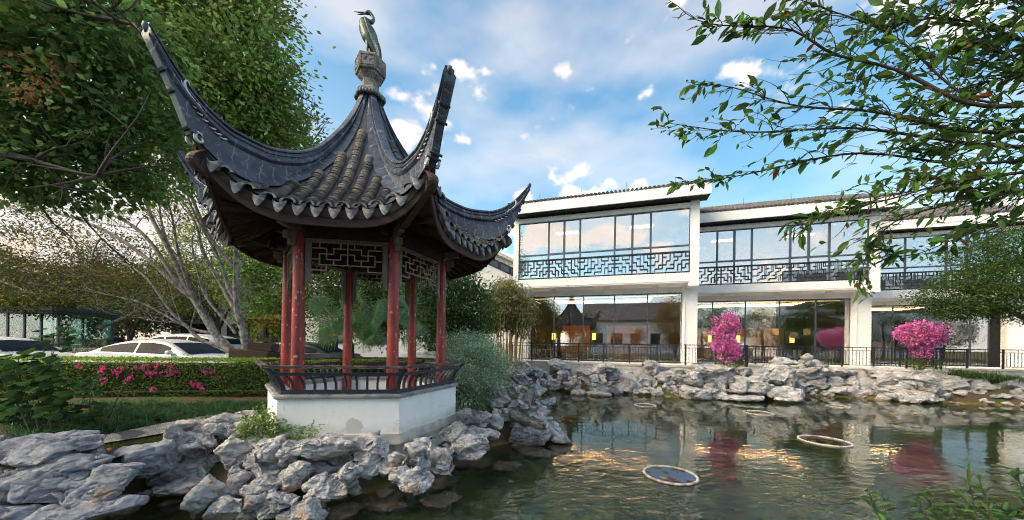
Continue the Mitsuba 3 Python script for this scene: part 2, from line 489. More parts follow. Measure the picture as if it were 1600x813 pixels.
for k in range(6):
    a0, a1 = PA[k], PA[(k + 1) % 6]
    rail = numbered(PAV + '__railing')
    m = MB()
    for z, r, w, h in ((1.795, 2.06, 0.075, 0.06), (2.135, rail_r(2.135), 0.045, 0.055)):
        m.bar(pv(r, a0, z), pv(r, a1, z), w, h)
    for s in (0.25, 0.75):
        q = pv(2.06, a0, 1.76) * (1 - s) + pv(2.06, a1, 1.76) * s
        m.box(q - [0.035, 0.035, 0.012], q + [0.035, 0.035, 0.02])
    scene[rail] = mikit.ply(m.out(), 'm_rail_paint')
    part(rail, 'top_rail', MB().bar(pv(rail_r(RZ1), a0, RZ1), pv(rail_r(RZ1), a1, RZ1), 0.095, 0.055).out(), 'm_worn_rail')
    inward = pd((a0 + a1) / 2)
    along = np.array([-inward[1], inward[0], 0])
    for j in range(1, 11):
        s = j / 11
        pts = []
        for z in np.linspace(1.81, 2.15, 7):
            t = (z - 1.81) / 0.34
            r = rail_r(z) - 0.055 * math.sin(math.pi * t)
            pts.append(pv(r, a0, z) * (1 - s) + pv(r, a1, z) * s)
        pts = np.array(pts)
        P = np.stack([pts + inward * 0.024 + along * 0.017, pts + inward * 0.024 - along * 0.017, pts - inward * 0.024 - along * 0.017, pts - inward * 0.024 + along * 0.017], 1)
        part(rail, 'baluster', grid(P, False, True), 'm_rail_paint')
    pts = np.array([pv(rail_r(z) - 0.03 * math.sin(math.pi * (z - 1.77) / 0.5), a0, z) for z in np.linspace(1.755, 2.25, 9)])
    o, s_ = pd(a0), np.array([-pd(a0)[1], pd(a0)[0], 0])
    P = np.stack([pts + o * 0.045 + s_ * 0.035, pts + o * 0.045 - s_ * 0.035, pts - o * 0.045 - s_ * 0.035, pts - o * 0.045 + s_ * 0.035], 1)
    part(rail, 'corner_post', grid(P, False, True), 'm_rail_paint')

# hanging lattice, beams, brackets
LAT = [[(0, 1), (2, 1), (2, 3), (4, 3), (4, 2), (6, 2), (6, 3), (8, 3), (8, 1), (10, 1)], [(1, 0), (1, 1)], [(9, 0), (9, 1)], [(1, 4), (1, 2), (3, 2), (3, 1), (7, 1), (7, 2), (9, 2), (9, 4)],
       [(4, 0), (4, 1)], [(6, 0), (6, 1)], [(0, 3), (1, 3)], [(9, 3), (10, 3)], [(3, 3), (3, 4)], [(7, 3), (7, 4)], [(1, 4), (9, 4)], [(0, 5), (2, 5), (2, 4)], [(10, 5), (8, 5), (8, 4)], [(5, 0), (5, 4)]]
for k in range(6):
    a0, a1 = PA[k], PA[(k + 1) % 6]
    A, B = pv(1.75, a0, 0), pv(1.75, a1, 0)
    L = np.linalg.norm(B - A); x = (B - A) / L; out = pd((a0 + a1) / 2)

    def at(s, z, o=0.0):
        return A + x * s + out * o + np.array([0, 0, z])

    fr = numbered(PAV + '__lattice_panel')
    x0, x1, zt = 0.235, L - 0.235, 4.655
    m = MB()
    for pl in LAT:
        for p, q in zip(pl[:-1], pl[1:]):
            c0, c1 = [at(x0 + (x1 - x0) * w[0] / 10, zt - 0.107 * w[1]) for w in (p, q)]
            d = (c1 - c0) / np.linalg.norm(c1 - c0) * 0.008
            m.bar(c0 - d, c1 + d, 0.026, 0.017, up=np.cross(d, out) if abs(d[2]) < 1e-6 else x)
    scene[fr] = mikit.ply(m.out(), 'm_lattice')
    part(fr, 'head_rail', MB().bar(at(0.11, 4.69), at(L - 0.11, 4.69), 0.07, 0.065).out(), 'm_grey_wood')
    for s in (0.165, L - 0.165):
        m = MB().bar(at(s, 4.655), at(s, 3.99), 0.055, 0.10, up=x)
        sg = 1 if s < L / 2 else -1
        pts = [(-0.05, 0), (0.05, 0), (0.05, -0.05), (0.02, -0.07), (0.03, -0.11), (-0.01, -0.13), (-0.03, -0.19), (-0.05, -0.2)]
        v, f = moved(extrude([(p[0] * 1.0, p[1]) for p in pts], 0.055))
        m.add(np.array([at(s + sg * q[0], 3.99 + q[1], q[2] - 0.0275) for q in v]), f if sg > 0 else f[:, ::-1])
        part(fr, 'hanging_post', m.out(), 'm_grey_wood')
    bm = part(PAV, 'beam', MB().bar(at(0.0, 4.85), at(L, 4.85), 0.14, 0.235).bar(at(-0.1, 5.06), at(L + 0.1, 5.06), 0.20, 0.15).out(), 'm_dark_wood')
    for j, s in enumerate(np.linspace(0.14, L - 0.14, 2)):
        m = MB()
        m.bar(at(s, 4.93, 0.05), at(s, 4.93, 0.36), 0.10, 0.11)
        m.box(*[at(s, 4.93, 0.30) + np.array(e) for e in ((-0.055, -0.055, -0.13), (0.055, 0.055, -0.056))])
        part(bm, 'bracket', m.out(), 'm_dark_wood')
    # beam end that pokes out at the corner, with a pale worn end and a carved block beneath
    o = pd(a0)
    m = MB().bar(pv(1.80, a0, 4.90), pv(2.16, a0, 4.97), 0.11, 0.16)
    part(PAV, 'corner_bracket', m.out(), 'm_grey_wood')
    m = MB().bar(pv(1.86, a0, 4.72), pv(2.04, a0, 4.72), 0.13, 0.13).bar(pv(1.86, a0, 4.60), pv(1.96, a0, 4.60), 0.09, 0.10)
    part(PAV, 'bracket_block', m.out(), 'm_grey_wood')


# ---- roof surface in a face's own coordinates: d from the axis, l along the eave
def zm(d):
    return interp(d, [(0.0, 8.75), (0.25, 8.33), (0.6, 7.46), (1.0, 6.72), (1.5, 6.0), (2.0, 5.46), (2.4, 5.12), (2.65, 4.96), (3.05, 4.78)])


def rise(l):
    return 0.80 * (np.abs(l) / 1.725) ** 3.2


def zsurf(d, l):
    return zm(d) + rise(l) * np.clip((d - 0.5) / 2.0, 0, 1.3)


def eave_d(l):
    return 2.66 + 0.33 * (np.abs(l) / 1.725) ** 2.2


T30 = math.tan(math.radians(30))


def face_pt(k, d, l, z):
    am = PA[k] + math.radians(30)
    o = pd(am); s = np.array([-o[1], o[0], 0])
    return PC + np.asarray(d)[..., None] * o + np.asarray(l)[..., None] * s + np.asarray(z)[..., None] * np.array([0, 0, 1.0])


ROOF = numbered(PAV + '__roof')
mb, ms = MB(), MB()
for k in range(6):
    w = np.linspace(-1, 1, 33)
    g = np.linspace(0.06, 1, 26)
    L_ = w * 1.725
    E = eave_d(L_)
    D = g[:, None] * E[None, :]
    Lm = np.broadcast_to(g[:, None] * L_[None, :], D.shape)
    Z = zsurf(D, Lm)
    mb.add(*grid(face_pt(k, D, Lm, Z - 0.02)))
    g2 = np.linspace(0.35, 1, 16)
    D = g2[:, None] * (E[None, :] - 0.04); Lm = g2[:, None] * L_[None, :]
    Zs = zsurf(D, Lm) - 0.20 - 0.35 * (1 - g2[:, None])
    v, f = grid(face_pt(k, D, Lm, Zs))
    ms.add(v, f[:, ::-1])
scene[ROOF] = mikit.ply(mb.out(), 'm_tile_bed', True)
SOFFIT = part(PAV, 'soffit', ms.out(), 'm_dark_wood', True)

TS = 0.268                                                   # spacing of the tile rows
rng = np.random.default_rng(5)


def drip_poly():
    x = np.linspace(-0.112, 0.112, 17)
    top = 0.03 - 0.075 * np.cos(x / 0.112 * np.pi / 2)
    t = np.abs(x) / 0.112
    low = top - 0.012 - 0.125 * (1 - t ** 2.4) - 0.028 * (1 - t) ** 2
    return x, top, low


for k in range(6):
    rafters = MB()
    for i in range(-6, 7):
        l = i * TS
        if abs(l) > 1.66:
            continue
        d1 = float(eave_d(l)) + 0.05
        d0 = max(abs(l) / T30 + float(np.interp(abs(l), [0.0, 1.2, 1.6], [0.62, 0.50, 0.22])), 0.42)
        if d1 - d0 > 0.06:
            n = max(3, int((d1 - d0) / 0.052))
            dd = np.linspace(d0, d1, n + 1)
            zz = zsurf(dd, l)
            sl = np.gradient(zz, dd)
            a = np.linspace(0, np.pi, 8)
            rows = []
            for j in range(n):
                for dd_, rr in ((dd[j], 0.086), (dd[j + 1], 0.103)):
                    r = rr * (1 + 0.05 * rng.normal())
                    z0 = np.interp(dd_, dd, zz); s0 = np.interp(dd_, dd, sl)
                    nx, nz = -s0 / math.hypot(1, s0), 1 / math.hypot(1, s0)
                    hh = r * np.sin(a) * 0.82
                    rows.append(face_pt(k, dd_ + nx * hh, l + r * np.cos(a), z0 + nz * hh + 0.004 * rng.normal()))
            part(ROOF, 'tile_row', grid(np.array(rows)), 'm_roof_tile')
            # lip at the foot of the row: a thick arch
            a = np.linspace(0, np.pi, 11)
            q = []
            for r, dx in ((0.085, 0.0), (0.085, 0.022), (0.122, 0.022), (0.122, 0.0)):
                q.append(face_pt(k, np.full(11, d1 + dx), l + r * np.cos(a), zz[-1] - 0.012 + r * 0.82 * np.sin(a)))
            part(ROOF, 'eave_tile', grid(np.array(q), True, False), 'm_tile_end')
        # the drip tile under the channel beside it
        l2 = l + TS / 2
        if abs(l2) < 1.66:
            d2 = float(eave_d(l2)) + 0.06
            x, top, low = drip_poly()
            zc = float(zsurf(d2, l2)) + 0.01
            q = []
            for dx, lean in ((0.0, 0.16), (0.018, 0.16)):
                for e in (top, low):
                    q.append(face_pt(k, d2 + dx + lean * (e - low.min()) * -0.6 + 0.04 * (x / 0.1) ** 2 * -1, l2 + x, zc + e))
            q = [q[0], q[1], q[3], q[2]]
            part(ROOF, 'drip_tile', grid(np.array(q), True, False), 'm_tile_end')
    # fascia board under the tiles
    l = np.linspace(-1.71, 1.71, 41)
    d = eave_d(l) - 0.03
    zt_ = zsurf(d, l) - 0.05
    q = [face_pt(k, d, l, zt_), face_pt(k, d - 0.05, l, zt_ - 0.27), face_pt(k, d - 0.09, l, zt_ - 0.27), face_pt(k, d - 0.05, l, zt_)]
    part(PAV, 'fascia_board', grid(np.array(q), True, False), 'm_fascia_wood', 40)
    for i in range(-5, 6):
        l = i * 0.25
        s = l / 1.725
        dd = np.array([1.55, 2.1, float(eave_d(l * 1.25)) - 0.16])
        ll = np.array([l * 0.62, l * 0.9, l * 1.25])
        zz = zsurf(dd, ll) - 0.315 - 0.25 * np.clip(1 - dd / 2.7, 0, 1)
        p = face_pt(k, dd, ll, zz)
        rafters.bar(p[0], p[1], 0.06, 0.085).bar(p[1], p[2], 0.055, 0.075)
    part(SOFFIT, 'rafter', rafters.out(), 'm_fascia_wood')


# ---- hip ridges with their horns
def zt_(r):
    return interp(r, [(0.2, 8.70), (0.5, 7.98), (1.0, 7.19), (1.5, 6.60), (2.0, 6.27), (2.5, 6.12), (2.9, 6.11), (3.2, 6.2), (3.5, 6.40), (3.75, 6.66), (3.95, 6.90)])


def hip_surf(r):
    return zsurf(r * math.cos(math.radians(30)), r * 0.5)


def zb_(r):
    z = np.asarray(hip_surf(np.minimum(r, 3.42))) - 0.06
    horn = interp(np.maximum(r, 3.30), [(3.30, 5.38), (3.42, 5.52), (3.54, 5.84), (3.68, 6.18), (3.82, 6.48), (3.95, 6.73)])
    return np.where(r > 3.36, np.maximum(z, horn), z)


def scroll(m, fn, pts, rad):
    q = np.array([fn(*p) for p in smooth_path(pts, 18)])
    m.tube(q, np.interp(np.linspace(0, 1, 18), np.linspace(0, 1, len(rad)), rad), 6)


for k in range(6):
    a0 = PA[k]
    o = pd(a0); s = np.array([-o[1], o[0], 0])
    r = np.concatenate([np.linspace(0.2, 3.2, 41), np.linspace(3.25, 3.95, 19)])
    top = zt_(r); bot = np.minimum(zb_(r), top - 0.06)
    H = top - bot
    dz = np.gradient(top, r)
    nrm = np.stack([-dz, np.ones_like(dz)], 1); nrm /= np.linalg.norm(nrm, axis=1, keepdims=True)
    taper = 1.3 * np.interp(r, [0.2, 0.6, 3.0, 3.95], [0.66, 0.95, 1.0, 0.85])
    # half section: (width, depth below the top); the last two follow the foot of the ridge
    sec = [(0.0, 0.0), (0.045, 0.006), (0.072, 0.03), (0.074, 0.06), (0.046, 0.075), (0.046, 0.095), (0.066, 0.105), (0.066, 0.135), (0.05, 0.147), (0.05, 0.165), (0.083, 0.185), (0.10, 0.215), (0.10, 0.255), (0.083, 0.285), (0.062, 0.30), (0.062, 0.34)]
    full = 0.36
    cols = []
    for w, dp in sec:
        e = np.minimum(dp, dp / full * H * 0.98)
        cols.append((w * taper, np.maximum(top - e, bot)))
    # mortar skirt that runs down onto the roof on both sides
    wk = np.interp(r, [0.2, 0.5, 1.0, 2.6, 3.25, 3.4], [0.10, 0.2, 0.29, 0.29, 0.13, 0.07])
    c30 = math.cos(math.radians(30))
    zk = np.where(r < 3.38, zsurf(r * c30 + wk * 0.5, np.maximum(r * 0.5 - wk * c30, 0)) + 0.035, bot)
    cols.append((np.minimum(0.10, wk), np.minimum(np.maximum(zk + 0.13, bot), top - 0.05)))
    cols.append((wk, np.minimum(zk, top - 0.06)))
    cols.append((np.minimum(0.066 * taper, wk * 0.9), np.minimum(np.minimum(bot, zk) - 0.01, top - 0.08)))
    P = []
    for sg, seq in ((1, cols), (-1, cols[::-1])):
        for w, z in seq:
            P.append(PC + r[:, None] * o + (sg * w)[:, None] * s + z[:, None] * np.array([0, 0, 1]))
    v, f = grid(np.array(P), True, False)
    nn = len(r)
    ends = []
    q = len(P)
    for e in (0, nn - 1):
        for j in range(q - 2):
            ends.append([e, (j + 1) * nn + e, (j + 2) * nn + e])
    ridge = part(ROOF, 'hip_ridge', (v, np.vstack([f, np.array(ends)])), 'm_ridge_tile', 32)

    for sg in (1, -1):
        def side(rr, hh, off=0.098):
            return PC + rr * o + sg * off * s + np.array([0, 0, hh])
        m = MB()
        # feathery leaf spray along the horn's flank
        base = [(3.02, 5.86), (3.16, 5.93), (3.30, 6.03), (3.42, 6.16)]
        scroll(m, side, base, [0.006, 0.02, 0.018, 0.008])
        for t in np.linspace(0.1, 0.9, 6):
            b = smooth_path(base, 20)[int(t * 19)]
            scroll(m, side, [b, b + [0.045, -0.03], b + [0.10, -0.025]], [0.014, 0.015, 0.004])
            scroll(m, side, [b, b + [0.03, 0.035], b + [0.085, 0.05]], [0.012, 0.014, 0.004])
        # curl at the foot of the horn
        scroll(m, side, [(3.36, 5.72), (3.43, 5.74), (3.45, 5.66), (3.40, 5.62), (3.36, 5.65), (3.38, 5.68)], [0.008, 0.02, 0.024, 0.022, 0.018, 0.01])
        scroll(m, side, [(3.45, 6.18), (3.52, 6.22), (3.58, 6.32), (3.56, 6.40), (3.52, 6.36)], [0.006, 0.018, 0.018, 0.014, 0.006])
        scroll(m, side, [(3.50, 6.16), (3.57, 6.24), (3.62, 6.36)], [0.006, 0.014, 0.004])
        part(ridge, 'scroll_ornament', m.out(), 'm_stucco_scroll', True)
    # stepped ribs, the outer face of the horn and the curled nose over the eave corner
    for rr, w in ((3.44, 0.12), (3.51, 0.11), (3.68, 0.10), (3.78, 0.095)):
        zz = float(zb_(np.array([rr]))[0])
        part(ridge, 'horn_rib', MB().bar(pv(rr + 0.015, a0, zz + 0.015) - s * w, pv(rr + 0.015, a0, zz + 0.015) + s * w, 0.05, 0.035, up=(o + np.array([0, 0, 1.0]))).out(), 'm_ridge_tile')
    m = MB()
    m.tube([pv(3.92, a0, 6.80), pv(3.945, a0, 6.86), pv(3.96, a0, 6.905)], [0.045, 0.05, 0.03], 10)
    part(ridge, 'horn_tip', m.out(), 'm_ridge_tile', True)
    m = MB()
    P = []
    for t in np.linspace(0, 1, 9):
        rr = 3.30 + 0.17 * math.sin(t * math.pi * 0.9)
        zz = 5.56 - 0.34 * t
        hw = 0.105 - 0.03 * t
        P.append([pv(rr, a0, zz) - s * hw, pv(rr + 0.03, a0, zz) - s * hw * 0.5, pv(rr + 0.04, a0, zz), pv(rr + 0.03, a0, zz) + s * hw * 0.5, pv(rr, a0, zz) + s * hw, pv(rr - 0.2, a0, zz + 0.03)])
    part(PAV, 'corner_nose', m.mesh(grid(np.array(P), False, True)).bar(pv(2.2, a0, 5.0), pv(3.36, a0, 5.33), 0.13, 0.17).out(), 'm_fascia_wood')

# ---- finial
def hexlathe(prof, rot=0.0):
    P = np.array([[PC + rr * pd(a + rot) + np.array([0, 0, z]) for a in PA] for rr, z in prof])
    v, f = grid(P, False, True)
    n = len(prof)
    cap = [[(n - 1) * 6, (n - 1) * 6 + j, (n - 1) * 6 + j + 1] for j in range(1, 5)] + [[0, j + 1, j] for j in range(1, 5)]
    return v, np.vstack([f, cap])


FIN = part(PAV, 'finial', hexlathe([(0.205, 8.98), (0.215, 8.99), (0.29, 9.06), (0.30, 9.08), (0.30, 9.10), (0.345, 9.12), (0.355, 9.14), (0.355, 9.45), (0.345, 9.48), (0.31, 9.505), (0.29, 9.51)]), 'm_finial_stone')
part(FIN, 'neck', hexlathe([(0.34, 8.56), (0.36, 8.60), (0.36, 8.64), (0.30, 8.70), (0.225, 8.76), (0.20, 8.80), (0.20, 8.99)]), 'm_finial_stone')
m = MB()
for k in range(6):                                             # scalloped collar
    for j in range(5):
        t = (j + 0.5) / 5
        a, b = pv(0.345, PA[k], 8.585), pv(0.345, PA[(k + 1) % 6], 8.585)
        q = a * (1 - t) + b * t
        v, f = moved(trimesh.creation.icosphere(2, 0.036), np.diag([1, 1, 1.5]), q)
        m.add(v, f)
part(FIN, 'scalloped_collar', m.out(), 'm_tile_end', True)
for k in range(6):                                             # carved panels
    a, b = PA[k], PA[(k + 1) % 6]
    am = (a + b) / 2
    o = pd(am); s = np.array([-o[1], o[0], 0])
    c = PC + o * (0.355 * math.cos(math.radians(30)) + 0.001)
    m = MB()
    for p, q in (((-0.14, 9.18), (0.14, 9.18)), ((0.14, 9.18), (0.14, 9.41)), ((0.14, 9.41), (-0.14, 9.41)), ((-0.14, 9.41), (-0.14, 9.18))):
        m.bar(c + s * p[0] + [0, 0, p[1]], c + s * q[0] + [0, 0, q[1]], 0.02, 0.014, up=np.cross(s * (q[0] - p[0]) + np.array([0, 0, q[1] - p[1]]), o))
    r2 = np.random.default_rng(40 + k)
    for _ in range(4):
        b0 = r2.uniform(-0.07, 0.07); z0 = r2.uniform(9.25, 9.35)
        pts = [(b0, z0), (b0 + r2.uniform(-0.05, 0.05), z0 + 0.03), (b0 + r2.uniform(-0.06, 0.06), z0 + r2.uniform(-0.04, 0.05))]
        m.tube([c + s * x + np.array([0, 0, z]) for x, z in smooth_path(pts, 7)], [0.006, 0.012, 0.014, 0.016, 0.014, 0.01, 0.005], 6)
    part(FIN, 'carved_panel', m.out(), 'm_finial_stone')

# ---- the crane on top
def hullchain(chains, res, it=12, lam=0.5):
    acc = None
    for ch in chains:
        for (p, r), (q, s) in zip(ch[:-1], ch[1:]):
            h = manifold3d.Manifold.batch_hull([manifold3d.Manifold.sphere(float(r), 14).translate([float(x) for x in p]), manifold3d.Manifold.sphere(float(s), 14).translate([float(x) for x in q])])
            acc = h if acc is None else acc + h
    acc = acc.refine_to_length(res)
    k = acc.to_mesh()
    t = trimesh.Trimesh(np.array(k.vert_properties[:, :3], float), np.array(k.tri_verts), process=True)
    trimesh.smoothing.filter_taubin(t, lamb=lam, nu=lam + 0.03, iterations=it)
    return np.array(t.vertices), np.array(t.faces)


def cpt(x, z, y=0.0):
    return (x, y, z)


CR = thing('crane_statue', 'bronze crane statue facing left on top of the pavilion finial', 'statue')
body = [[(cpt(-0.20, 0.90), 0.10), (cpt(-0.14, 0.74), 0.165), (cpt(-0.07, 0.56), 0.165), (cpt(0.02, 0.38), 0.12), (cpt(0.11, 0.18), 0.06)],
        [(cpt(-0.215, 0.90), 0.085), (cpt(-0.16, 0.965), 0.062), (cpt(-0.08, 0.935), 0.052), (cpt(-0.01, 0.93), 0.046), (cpt(0.025, 0.99), 0.040), (cpt(0.01, 1.06), 0.038), (cpt(-0.035, 1.12), 0.040), (cpt(-0.075, 1.155), 0.046), (cpt(-0.12, 1.15), 0.045), (cpt(-0.17, 1.125), 0.026)],
        [(cpt(-0.17, 1.135), 0.024), (cpt(-0.29, 1.130), 0.016), (cpt(-0.42, 1.135), 0.006)], [(cpt(-0.17, 1.115), 0.02), (cpt(-0.28, 1.085), 0.012), (cpt(-0.35, 1.075), 0.006)],
        [(cpt(-0.085, 0.45, -0.045), 0.06), (cpt(-0.095, 0.27, -0.045), 0.034), (cpt(-0.09, 0.16, -0.045), 0.018), (cpt(-0.095, 0.0, -0.045), 0.017)],
        [(cpt(-0.045, 0.45, 0.045), 0.06), (cpt(-0.055, 0.27, 0.045), 0.034), (cpt(-0.055, 0.16, 0.045), 0.018), (cpt(-0.06, 0.0, 0.045), 0.017)],
        [(cpt(-0.095, 0.012, -0.045), 0.018), (cpt(-0.17, 0.008, -0.07), 0.012)], [(cpt(-0.095, 0.012, -0.045), 0.018), (cpt(-0.17, 0.008, -0.02), 0.012)],
        [(cpt(-0.06, 0.012, 0.045), 0.018), (cpt(-0.14, 0.008, 0.07), 0.012)], [(cpt(-0.06, 0.012, 0.045), 0.018), (cpt(-0.14, 0.008, 0.02), 0.012)]]
CROT, COFF = rotz(0.12), PC + np.array([0.02, 0.02, 9.515])
part(CR, 'body', moved(hullchain(body, 0.018), CROT, COFF), 'm_bronze', True)
for sg in (-1, 1):
    m = MB()
    for j in range(9):                                        # long flight feathers folded down over the tail
        t = j / 8
        p0 = np.array([-0.14 + 0.14 * t, sg * (0.155 - 0.01 * t), 0.90 - 0.18 * t])
        p1 = np.array([-0.03 + 0.15 * t, sg * (0.165 - 0.02 * t), 0.60 - 0.10 * t])
        p2 = np.array([0.10 + 0.10 * t, sg * (0.07 - 0.02 * t), 0.22 - 0.34 * t])
        m.mesh(moved(tube(smooth_path([p0, p1, p2], 12), np.interp(np.linspace(0, 1, 12), [0, 0.4, 0.85, 1], [0.018, 0.03, 0.022, 0.006]), 7), CROT, COFF))
    part(CR, 'wing', m.out(), 'm_bronze', True)
# ------------------------------------------------------------------ the restaurant, its terrace and fence
mat('m_dark_metal', base_color=rgb(0.028, 0.033, 0.045), roughness=0.4, metallic=0.3, specular=0.5)
mat('m_window_frame', base_color=rgb(0.085, 0.095, 0.115), roughness=0.4, metallic=0.4, specular=0.5)
mat('m_dark_frieze', base_color=rgb(0.022, 0.032, 0.045), roughness=0.6)
mat('m_slate', base_color=proc(lambda p, n, uv: mix((0.075, 0.072, 0.075), (0.15, 0.14, 0.14), smoothstep(0.35, 0.7, fbm(p.x * 4, p.y * 4, p.z * 4, 4)))), roughness=0.7)
scene['m_glass_low'] = {'type': 'thindielectric', 'int_ior': 3.6, 'specular_transmittance': rgb(0.80, 0.90, 0.88)}
scene['m_glass_high'] = {'type': 'thindielectric', 'int_ior': 5.0, 'specular_transmittance': rgb(0.75, 0.88, 0.92)}
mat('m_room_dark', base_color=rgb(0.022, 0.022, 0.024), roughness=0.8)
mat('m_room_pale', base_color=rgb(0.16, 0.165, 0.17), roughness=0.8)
mat('m_cove_tray', base_color=rgb(0.7, 0.62, 0.5), roughness=0.8)
mat('m_amber_wood', base_color=proc(lambda p, n, uv: mix((0.42, 0.20, 0.055), (0.30, 0.13, 0.035), fbm(p.x * 1.5, p.y * 1.5, p.z * 9, 3))), roughness=0.5)
mat('m_lamp_body', base_color=rgb(0.6, 0.35, 0.1), roughness=0.6)
scene['e_warm'] = {'type': 'area', 'radiance': rgb(7.5, 4.0, 1.15)}


def lamp(k, mesh, strength=1.0):
    scene[k] = mikit.ply(mesh, 'm_lamp_body', emitter={'type': 'area', 'radiance': rgb(1.5 * strength, 0.72 * strength, 0.17 * strength)})


del scene['e_warm']
TZ = 1.66                                                      # terrace
NAMES = ['leftmost, nearest the bamboo', 'middle one of three', 'rightmost, partly hidden by a tree']


def t_at(x, d):
    u = (x - 800) / FPX
    Y = d / (FN[1] + FN[0] * u)
    return Y * (FT[0] * u + FT[1])



PPX = [((806, 823), (1067, 1089)), ((1060, 1084), (1335, 1361)), ((1340, 1358), (1574, 1604))]


def wing(i, d, t0, t1, upper, lower, pl, pr):
    """One wing: t0 to t1 glass, d the plane of the upper storey; upper, lower: mullion positions; pl, pr: pillar widths."""
    b = thing('restaurant_wing', f'white two storey restaurant wing with large windows, {NAMES[i]}', 'building', 'wings of the restaurant')
    a0, a1 = t0 - pl, t1 + pr
    dl = d + 1.65
    # shell: slab band, pillars, roof edge, side and back walls
    m = MB().box((a0, d, 6.72), (a1, d + 1.7, 7.32), FR).box((t0 - 0.03, d - 0.035, 6.80), (t1 + 0.03, d, 6.88), FR)
    part(b, 'floor_band', m.out(), 'm_white_wall')
    for s, (p0, p1) in enumerate(((a0, t0), (t1, a1))):
        part(b, 'pillar', MB().box((p0, d + 0.003, 7.322), (p1, d + 0.60, 12.2), FR).out(), 'm_white_wall')
        q0, q1 = (t_at(x, d + 1.1) for x in PPX[i][s])
        m = MB().box((q0, d + 1.1, TZ - 0.1), (q1, d + 1.59, 6.717), FR)
        pl_ = part(b, 'pillar', m.out(), 'm_white_wall')
        part(pl_, 'downpipe', MB().tube([FR(np.array([q0 + 0.06 if s else q1 - 0.06, d + 1.05, z])) for z in (TZ, 6.6)], 0.035, 8).out(), 'm_white_wall', True)
        if s:
            part(b, 'corbel', MB().box((p0 - 0.06, d - 0.02, 6.50), (p1 + 0.003, d + 0.9, 6.716), FR).out(), 'm_white_wall')
    part(b, 'soffit_beam', MB().box((a0 + 0.3, dl - 0.06, 6.34), (a1 - 0.3, dl + 0.3, 6.716), FR).out(), 'm_white_wall')
    for s in (0.22, 0.55, 0.83):
        c = t0 + (t1 - t0) * s
        part(b, 'soffit_lamp', MB().box((c - 0.2, d + 0.7, 6.60), (c + 0.2, d + 0.86, 6.717), FR).out(), 'm_white_wall')
    part(b, 'frieze', MB().box((t0, d + 0.12, 11.62), (t1, d + 0.5, 12.2), FR).out(), 'm_dark_frieze')
    m = MB().box((t0, d + 0.02, 11.30), (t1, d + 0.35, 11.617), FR).box((t0, d - 0.03, 11.50), (t1, d + 0.02, 11.57), FR)
    part(b, 'window_head', m.out(), 'm_white_wall')
    # roof
    od = 0.85
    rf = numbered(b + '__roof')
    e0, e1 = a0 - 0.15, a1 + 0.42
    m = MB()
    dp, ru = 7.5, 3.35
    prof = [(d - od + 0.02, 12.36), (d + dp, 12.36 + ru), (d + dp, 12.20 + ru), (d - od + 0.02, 12.20)]
    P = np.array([[FR(np.array([t, q[0], q[1]])) for q in prof] for t in (e0, e1)])
    v, f = grid(P, False, True)
    m.add(v, np.vstack([f, [[0, 1, 2], [0, 2, 3], [4, 6, 5], [4, 7, 6]]]))
    scene[rf] = mikit.ply(m.out(), 'm_slate')
    part(rf, 'fascia', MB().box((e0, d - od, 11.68), (e1, d - od + 0.12, 12.34), FR).out(), 'm_white_wall')
    part(rf, 'eave_soffit', MB().box((e0, d - od + 0.12, 11.72), (e1, d + 0.3, 11.80), FR).out(), 'm_dark_frieze')
    m = MB()
    n = int((e1 - e0) / 0.25)
    sl = ru / (dp + od)
    for j in range(n + 1):
        t = e0 + 0.06 + (e1 - e0 - 0.12) * j / n
        k = 20
        pts, rad = [], []
        for q in range(k):
            s0 = (dp + od) * q / k * 0.97
            for e, r in ((0.0, 0.085), (0.98, 0.072)):
                dd = s0 + e * (dp + od) / k * 0.97
                pts.append(FR(np.array([t, d - od - 0.06 + dd, 12.40 + dd * sl])))
                rad.append(r)
        m.tube(pts, rad, 7)
    part(rf, 'roof_tiles', m.out(), 'm_slate', 30, stuff=True)
    m = MB()
    for j in range(4):
        t = e0 + (e1 - e0) * (j + 0.5) / 4
        m.tube([FR(np.array([t, d + 2.0, 13.0])), FR(np.array([t, d + 2.0, 14.2]))], 0.012, 5)
    part(rf, 'lightning_rod', m.out(), 'm_dark_metal')
    # upper windows, each pane with its frame
    zs = (7.34, 9.02, 11.30)
    ed = [t0] + upper + [t1]
    gd = d + 0.16
    for j, (x0, x1) in enumerate(zip(ed[:-1], ed[1:])):
        opening = (x1 - x0) < 1.45
        for z0, z1 in ((zs[0], zs[1]), (zs[1], zs[2])):
            fw = 0.05 if not (opening and z0 > 8) else 0.075
            w = part(b, 'window', MB().box((x0, gd - 0.05, z0), (x0 + fw, gd + 0.05, z1), FR).box((x1 - fw, gd - 0.05, z0), (x1, gd + 0.05, z1), FR)
                     .box((x0 + fw, gd - 0.05, z0), (x1 - fw, gd + 0.05, z0 + fw), FR).box((x0 + fw, gd - 0.05, z1 - fw), (x1 - fw, gd + 0.05, z1), FR).out(), 'm_window_frame')
            tl = 0.0012 * math.sin(7.3 * j + z0 + i)           # panes never stand in exactly one plane
            q = np.array([[x0 + fw, gd + tl * 2, z0 + fw], [x1 - fw, gd - tl * 2, z0 + fw], [x1 - fw, gd - tl * 3, z1 - fw], [x0 + fw, gd + tl * 3, z1 - fw]])
            part(w, 'pane', (FR(q), np.array([[0, 1, 2, 3]])), 'm_glass_high')
    # balcony railing with a key pattern
    rl = numbered(b + '__balcony_railing')
    rd = d + 0.04
    scene[rl] = mikit.ply(MB().box((t0, rd - 0.03, 8.60), (t1, rd + 0.03, 8.67), FR).box((t0, rd - 0.03, 7.34), (t1, rd + 0.03, 7.41), FR).out(), 'm_dark_metal')
    n = int(round((t1 - t0) / 2.2))
    wd = (t1 - t0) / n
